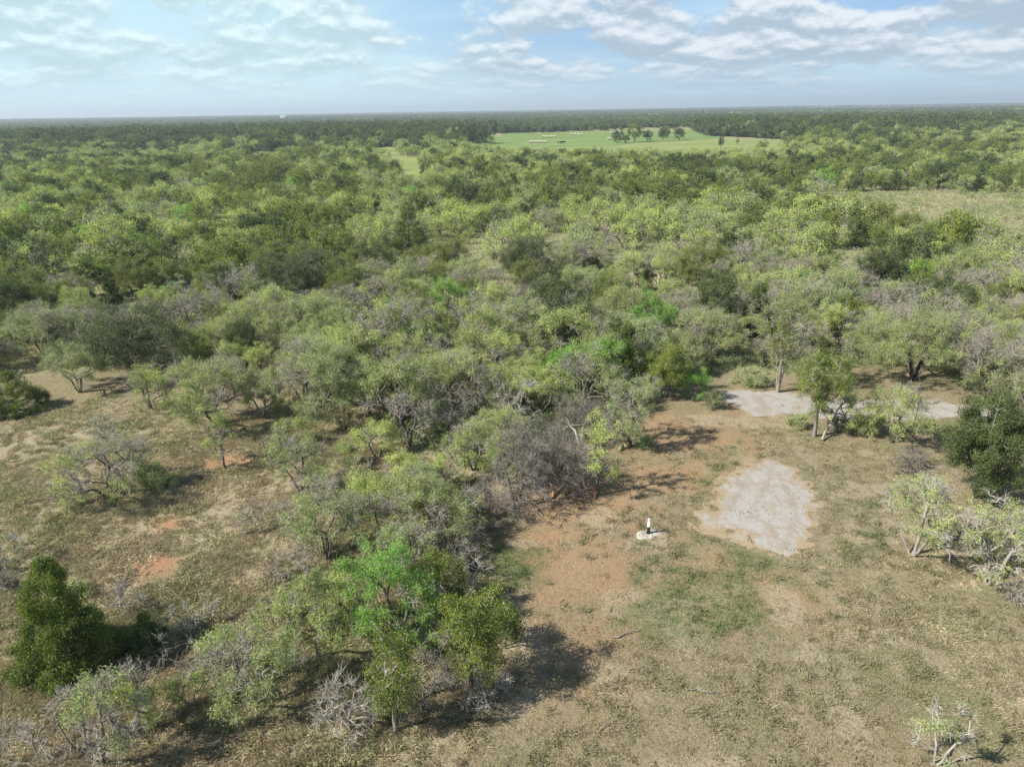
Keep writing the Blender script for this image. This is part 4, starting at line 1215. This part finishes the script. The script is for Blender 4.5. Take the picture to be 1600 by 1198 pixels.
wx_, wy_ = at(1013, 834)
well = link('well_casing', None); well.location = (wx_, wy_, float(ground_z(wx_, wy_)))
tag(well, 'capped pipe with white upper and black lower half on a white pad in the clearing', 'well pipe')
pipe_b = diffuse_mat('black_plastic', (0.02, 0.02, 0.021), .45, .3, 6)
pipe_w = diffuse_mat('white_plastic', (0.78, 0.78, 0.76), .35, .04, 6)
concm = diffuse_mat('concrete_pad', (0.44, 0.40, 0.34), .9, .3, 5, .3)
rg = np.random.default_rng(4)
prof = [(0.001, .05), (.30, .05), (.42, .035), (.50, -.03)]
V, F = lathe(prof, 28)
rad_n = 1 + .22 * np.sin(np.arctan2(V[:, 1], V[:, 0]) * 2 + .6) + .10 * np.sin(np.arctan2(V[:, 1], V[:, 0]) * 5 + 1)
V[:, 0] *= rad_n * 1.2; V[:, 1] *= rad_n
link('pad', new_mesh('pad', V, F, concm, None, False), well)
V, F = lathe([(.001, .02), (.085, .02), (.085, .47), (.082, .475), (.001, .475)], 24); link('lower_casing', new_mesh('lower_casing', V, F, pipe_b, None, False), well)
V, F = lathe([(.090, .43), (.092, .43), (.092, .52), (.075, .55), (.062, .56), (.062, .82), (.001, .82)], 24); link('upper_pipe', new_mesh('upper_pipe', V, F, pipe_w), well)
V, F = lathe([(.063, .80), (.070, .80), (.070, .88), (.060, .90), (.001, .905)], 24); link('cap', new_mesh('cap', V, F, pipe_w), well)

def stick(name, label, cat, a_px, b_px, r, seed, mat=BARK_DEAD, forks=4, lift=.04, arch=.05):
    rg = np.random.default_rng(seed)
    a = at(*a_px); b_ = at(*b_px)
    L = np.linalg.norm(b_ - a); k = 8
    c = a
    P = [np.array([*(a + (b_ - a) * i / k) - c, 0]) + np.array([*rg.normal(0, .03 * L, 2), lift + arch * L * math.sin(PI * i / k)]) for i in range(k + 1)]
    P0, P1, R0, R1 = [], [], [], []
    for i in range(k):
        P0.append(P[i]); P1.append(P[i + 1]); R0.append(r * (1 - .75 * i / k)); R1.append(r * (1 - .75 * (i + 1) / k))
    for f in range(forks):
        i = int(rg.integers(2, k)); d = unit((P[i] - P[i - 1]) + rg.normal(0, .5, 3) * L / k); d[2] = abs(d[2]) * .5
        q = P[i]
        for s in range(3):
            q2 = q + d * L * .11 + rg.normal(0, .02 * L, 3); q2[2] = max(q2[2], .02)
            P0.append(q); P1.append(q2); rr = r * (1 - .75 * i / k) * (.6 - .15 * s); R0.append(rr); R1.append(rr * .75); q = q2
    V, F = tubes(P0, P1, R0, R1, 6)
    o = link(name, new_mesh(name, V, F, mat, {'tone': np.full(len(V), .55)}, True))
    o.location = (c[0], c[1], float(ground_z(*c)))
    tag(o, label, cat); return o
stick('fallen_branch', 'dark forked stick lying alone on the bare clearing', 'branch', (960, 996), (1002, 984), .035, 1, BARK)
stick('fallen_branch', 'thin dark twig on the clearing near the bottom centre', 'branch', (932, 1142), (960, 1126), .02, 2, BARK)
stick('fallen_branch', 'bleached twiggy branch lying in the short grass at lower right', 'branch', (1070, 1076), (1110, 1082), .02, 3, BARK_DEAD, 8)
stick('fallen_branch', 'short dark stick near the bottom edge of the clearing', 'branch', (912, 1176), (932, 1174), .02, 4, BARK)
stick('log', 'grey fallen trunk propped in a V below the slim white-trunked tree', 'log', (1285, 688), (1322, 655), .09, 5, BARK_DEAD, 3, .08, .22)
stick('log', 'thin grey limb lying beside the propped fallen trunk', 'log', (1312, 670), (1345, 682), .05, 6, BARK_DEAD, 3)
stick('log', 'pale diagonal limb leaning out of the big heap of dead branches', 'log', (913, 720), (875, 682), .08, 7, BARK_PALE, 3, .1, .35)
REDW = bark_mat('torn_red_wood', (0.22, 0.085, 0.045), (0.50, 0.27, 0.16))
stick('broken_limb', 'torn reddish limb at the foot of the brush heap', 'broken wood', (866, 778), (872, 752), .10, 8, REDW, 5, .06, .2)
stick('broken_limb', 'splayed light broken limb left of the torn reddish one', 'broken wood', (868, 765), (838, 748), .05, 9, BARK_PALE, 6)
stick('broken_limb', 'dark broken limb lying just left of the torn reddish limb', 'broken wood', (860, 758), (832, 770), .05, 10, BARK, 4)
stick('broken_limb', 'grey broken limb between the torn reddish limb and the slender trunk', 'broken wood', (890, 776), (925, 774), .05, 11, BARK_DEAD, 4)
stick('broken_limb', 'rust-brown splintered stub at the foot of the slender trunk', 'broken wood', (930, 780), (924, 758), .07, 12, REDW, 4, .05, .2)
stick('log', 'curved grey log at the edge of the thicket beside the lone clearing shade', 'log', (715, 812), (800, 800), .06, 13, BARK, 6, .1, .12)

# clods and stones: loose rubble
rg = np.random.default_rng(12)
def blobs(name, label, pts, r, mat, seed, cat):
    rg = np.random.default_rng(seed)
    base = np.array([[0, 0, 1.0], [1, 0, .1], [.3, .95, 0], [-.8, .6, .1], [-.8, -.6, 0], [.3, -.95, .1], [0, 0, -.6]])
    f = np.array([[0, 1, 2, 2], [0, 2, 3, 3], [0, 3, 4, 4], [0, 4, 5, 5], [0, 5, 1, 1]])[:, :3]
    Vs, Fs = [], []
    for i, (x_, y_) in enumerate(pts):
        s = r * rg.uniform(.4, 1.5); a = rg.uniform(0, 6.28); ca, sa = math.cos(a), math.sin(a)
        q = base * rg.uniform(.7, 1.3, (7, 1)) * np.array([s, s * rg.uniform(.6, 1), s * rg.uniform(.4, .8)])
        q = np.c_[q[:, 0] * ca - q[:, 1] * sa + x_, q[:, 0] * sa + q[:, 1] * ca + y_, q[:, 2] + float(ground_z(x_, y_)) + .015]
        Vs.append(q); Fs.append(f + i * 7)
    o = link(name, new_mesh(name, np.concatenate(Vs), np.concatenate(Fs), mat)); tag(o, label, cat, kind='stuff')
clod = diffuse_mat('dark_clod', (0.12, 0.085, 0.055), 1, .4, 10)
lump = diffuse_mat('caliche_lump', (0.48, 0.44, 0.39), 1, .3, 10)
lo, hi = CAL.min(0), CAL.max(0)
P = rg.uniform(lo, hi, (2600, 2)); mk_ = masks(P[:, 0], P[:, 1])['cal'] > .6; P = P[mk_]
blobs('caliche_lumps', 'loose pale lumps scattered over the caliche spread', P[:450], .022, lump, 1, 'rubble')
q = at(1247, 862)
pp = np.concatenate([P[1100:1180], q + rg.normal(0, .16, (60, 2)) * np.array([1.8, .6]), at(1160, 803) + rg.normal(0, .3, (40, 2)) * np.array([1.6, .5]), at(1205, 685) + rg.normal(0, .9, (60, 2))])
blobs('soil_clods', 'dark soil clods churned up on and around the caliche spread', pp, .034, clod, 2, 'soil clods')
lo, hi = at(760, 1050)[0], 0
P = np.c_[rg.uniform(-1, 16, 900), rg.uniform(15, 40, 900)]; P = P[(masks(P[:, 0], P[:, 1])['tall'] < .3)]
blobs('soil_crumbs', 'scattered crumbs of soil and leaf litter over the clearing', P, .03, clod, 3, 'litter')

# prickly pear cactus pads
def cactus(bx, by, label, n_=14, s=.18, seed=0):
    rg = np.random.default_rng(seed)
    x_, y_ = at(bx, by)
    o = link('prickly_pear', None); o.location = (x_, y_, float(ground_z(x_, y_))); tag(o, label, 'cactus')
    cmn = CACT
    tips = [np.array([rg.normal(0, .25), rg.normal(0, .15), 0.0]) for _ in range(4)]
    for k in range(n_):
        b_ = tips[int(rg.integers(len(tips)))]
        up = unit(np.array([rg.normal(0, .5), rg.normal(0, .5), 1.0])); sd = unit(np.cross(up, rg.normal(size=3))); nn = np.cross(up, sd)
        c_ = b_ + up * s * .9
        V = []; F = []
        K = 12
        for ring, (rr, off) in enumerate(((.75, .18), (1, 0), (.75, -.18))):
            for j in range(K):
                a = j / K * 2 * PI
                V.append(c_ + sd * math.cos(a) * s * .75 * rr + up * math.sin(a) * s * rr + nn * off * s)
        for r0 in range(2):
            for j in range(K): F.append([r0 * K + j, r0 * K + (j + 1) % K, (r0 + 1) * K + (j + 1) % K, (r0 + 1) * K + j])
        V.append(c_ + nn * .2 * s); V.append(c_ - nn * .2 * s)
        for j in range(0, K):
            F.append([j, (j + 1) % K, 3 * K, 3 * K][:4]); F.append([2 * K + (j + 1) % K, 2 * K + j, 3 * K + 1, 3 * K + 1])
        me = bpy.data.meshes.new('pad'); me.from_pydata([tuple(v) for v in V], [], [tuple(dict.fromkeys(f)) for f in F]); me.materials.append(cmn)
        link('pad', me, o)
        tips.append(c_ + up * s * .85)
CACT = diffuse_mat('cactus_pad', (0.34, 0.37, 0.19), .6, .3, 3)
cactus(1301, 668, 'pale prickly pear cactus between the white-trunked tree and the V-shaped log', 16, .17, 1)
cactus(970, 702, 'small pale prickly pear left of the grey-crowned mesquite trunk', 8, .15, 2)
#cactus(1337, 720, 'tiny prickly pear in the dry grass left of the silvery bush', 6, .14, 3)

# small green shrubs at the edges
for (bx, by, ty, w, lab) in ((1005, 700, 675, 34, 'low bright green weed clump right of the grey-crowned mesquite'),
                             (1245, 668, 640, 50, 'low green bush left of the slim white-trunked tree'),
                             (1115, 640, 600, 46, 'dark weedy clump at the left end of the white track'),
                             (1175, 600, 560, 80, 'green weeds beneath the tall white-trunked tree'),
                             (1350, 680, 640, 60, 'green bush right of the V-shaped log'),
                             (690, 950, 900, 50, 'small bush in the shade behind the olive tree'),
                             (450, 960, 925, 50, 'light green weed clump left of the spindly mesquite'),
                             (240, 760, 735, 70, 'green weed patch right of the grey-stemmed mesquite'),
                             (120, 930, 905, 60, 'green weeds behind the lone juniper')):
    x_, y_ = at(bx, by); _, _, dp = proj([[x_, y_, 0]])
    H = max(.5, top_height(bx, ty, y_)); W = w * float(dp[0]) / FPX
    ms = tree_meshes('brush', 9000 + bx, H=H, W=W, bare=.0, tmul=2.5, dens=2.2)
    ms[-1][1].materials.clear(); ms[-1][1].materials.append(LEAF['elm'] if 'dark' in lab else LEAF['retama'] if 'bright' in lab else LEAF['mesquite'])
    place('brush', ms, x_, y_, 0, (1, 1, 1), lab, None, 'weed_clump', 'shrub')

# hay bales
balem = diffuse_mat('hay_bale_wrap', (0.48, 0.43, 0.34), .8, .15, 2)
baled = diffuse_mat('hay_bale_end', (0.36, 0.27, 0.16), .9, .3, 4)
bale_side = None
def bale_mesh():
    V, F = lathe([(.78, -.75), (.80, -.70), (.80, .70), (.78, .75)], 20)
    V = np.c_[V[:, 2], V[:, 1], V[:, 0]]
    m1 = new_mesh('wrap', V, F, balem, None, True)
    V2, F2 = [], []
    e = []
    for s in (-1, 1):
        V_, F_ = lathe([(.001, .76), (.60, .77), (.78, .75)], 20); V_ = np.c_[V_[:, 2] * s, V_[:, 1], V_[:, 0]]; e.append((V_, F_, np.zeros(len(V_))))
    V, F, _ = join(e)
    return m1, new_mesh('end_faces', V, F, baled)
bm1, bm2 = bale_mesh()
rows = [(829, 852, 223.6, 6, 'nearest row of round hay bales on the green pasture'), (848, 867, 215.3, 5, 'short row of round bales behind the nearest row'),
        (893, 909, 211.8, 4, 'row of round bales at the back of the pasture, left part'), (955, 975, 209.6, 5, 'row of round bales beside the pasture trees'),
        (951, 956, 218.8, 2, 'pair of round bales left of the pasture trees'), (1044, 1055, 207.8, 3, 'far right row of round bales')]
for (x0, x1, yy, n_, lab) in rows:
    for k in range(n_):
        xx = x0 + (x1 - x0) * k / max(1, n_ - 1)
        x_, y_ = at(xx, yy)
        o = link('hay_bale', None); o.location = (x_, y_, .84); o.rotation_euler = (0, 0, rng.normal(0, .08))
        tag(o, (('leftmost', 'second', 'third', 'fourth', 'fifth', 'sixth')[k] if k < n_ - 1 else 'rightmost') + ' bale of the ' + lab, 'hay bale', lab)
        link('wrap', bm1, o); link('end_faces', bm2, o)

# trees in and around the pasture
pm = {}
for (bx, by, H, kind, lab) in ((965, 224, 9, 'oak', 'round dark oak at the left of the pasture tree row'), (978, 224, 6, 'oak', 'lower dark tree beside the round one in the pasture row'),
                               (992, 222, 13, 'elm', 'tallest grey-green tree of the pasture row'), (1011, 221, 8, 'oak', 'small dark oak right of the tallest pasture tree'),
                               (1036, 220, 9.5, 'oak', 'rounded dark oak in the middle of the pasture'), (1040, 216, 9, 'elm', 'tree half hidden behind the rounded pasture oak'),
                               (1061, 219, 9, 'oak', 'dark oak at the right of the pasture tree row'), (1126, 232, 7, 'oak', 'upright lone tree in the front of the pasture'),
                               (1152, 227, 4, 'elm', 'tiny lone tree at the right of the pasture')):
    x_, y_ = at(bx, by)
    key = (kind, bx % 3)
    if key not in pm: pm[key] = tree_meshes(kind, 4000 + len(pm), H=8.0, W=8.6, lod=1)
    s = H / 8
    place(kind, pm[key], x_, y_, bx * .7, (s * (.55 if 'upright' in lab or 'tiny' in lab else 1),) * 2 + (s,), lab)

# dark utility trailer seen as a dot on the pasture
tr_ = link('trailer', None); x_, y_ = at(877, 224.5); tr_.location = (x_, y_, .05); tag(tr_, 'small dark trailer parked on the pasture right of the nearest bales', 'trailer')
dk = diffuse_mat('dark_paint', (0.03, 0.035, 0.04), .5, .2, 2)
def boxm(name, lo, hi, mat):
    V = np.array([[a, b_, c_] for a in (lo[0], hi[0]) for b_ in (lo[1], hi[1]) for c_ in (lo[2], hi[2])])
    F = np.array([[0, 1, 3, 2], [4, 6, 7, 5], [0, 4, 5, 1], [2, 3, 7, 6], [0, 2, 6, 4], [1, 5, 7, 3]])
    return new_mesh(name, V, F, mat)
link('bed', boxm('bed', (-2.6, -1.1, .6), (2.6, 1.1, .8), dk), tr_); link('side_rail', boxm('side_rail', (-2.6, -1.15, .8), (2.6, -1.05, 1.4), dk), tr_)
link('headboard', boxm('headboard', (-2.7, -1.1, .6), (-2.6, 1.1, 1.9), dk), tr_)
for s in (-.5, .5):
    V, F = lathe([(.001, -.1), (.38, -.1), (.38, .1), (.001, .1)], 16); V = np.c_[V[:, 0] + s, V[:, 2] - 1.2, V[:, 1] + .38]
    link('wheel', new_mesh('wheel', V, F, dk), tr_)

# far farm sheds on the skyline
shedw = diffuse_mat('white_shed', (0.30, 0.30, 0.30), .6, .1, .2); shedr = diffuse_mat('metal_roof', (0.55, 0.56, 0.57), .4, .1, .3)
for (bx, d, w_, lab) in ((442, 2300, 16, 'tiny white shed among the trees near the skyline left of centre'),):
    a_ = at(bx, 599)
    dr_ = RC @ np.array([(bx - 800.0) / FPX, 0.38, -1.0]); dr_ = dr_[:2] / np.linalg.norm(dr_[:2])
    x_, y_ = dr_ * d
    o = link('farm_shed', None); o.location = (x_, y_, float(ground_z(x_, y_)) + 6); tag(o, lab, 'shed')
    link('wall', boxm('wall', (-w_ / 2, -6, -6), (w_ / 2, 6, 5), shedw), o)
    V = np.array([[-w_ / 2 - .5, -6.6, 4.9], [w_ / 2 + .5, -6.6, 4.9], [w_ / 2 + .5, 0, 7.6], [-w_ / 2 - .5, 0, 7.6], [-w_ / 2 - .5, 6.6, 4.9], [w_ / 2 + .5, 6.6, 4.9]])
    link('roof', new_mesh('roof', V, np.array([[0, 1, 2, 3], [3, 2, 5, 4]]), shedr), o)

# ============================================================ haze
hm, t, out = material('haze')
pv = t.n('ShaderNodeVolumePrincipled')
pv.inputs['Color'].default_value = (0.78, 0.90, 1.0, 1); pv.inputs['Density'].default_value = 2.2e-4; pv.inputs['Anisotropy'].default_value = .2
t.link(pv.outputs[0], out.inputs['Volume'])
HZ = True
if HZ:
    hb = link('haze', boxm('haze', (-14200, -600, -25), (14200, 15200, 90), hm)); tag(hb, 'pale blue haze over the distance', 'haze', kind='stuff')
scene.cycles.volume_bounces = 0
scene.cycles.max_bounces = 6
scene.cycles.diffuse_bounces = 3
scene.cycles.transmission_bounces = 3
scene.cycles.transparent_max_bounces = 4
scene.cycles.use_denoising = True
scene.cycles.denoiser = 'OPENIMAGEDENOISE'
scene.cycles.denoising_input_passes = 'RGB_ALBEDO_NORMAL'
scene.cycles.denoising_prefilter = 'NONE'
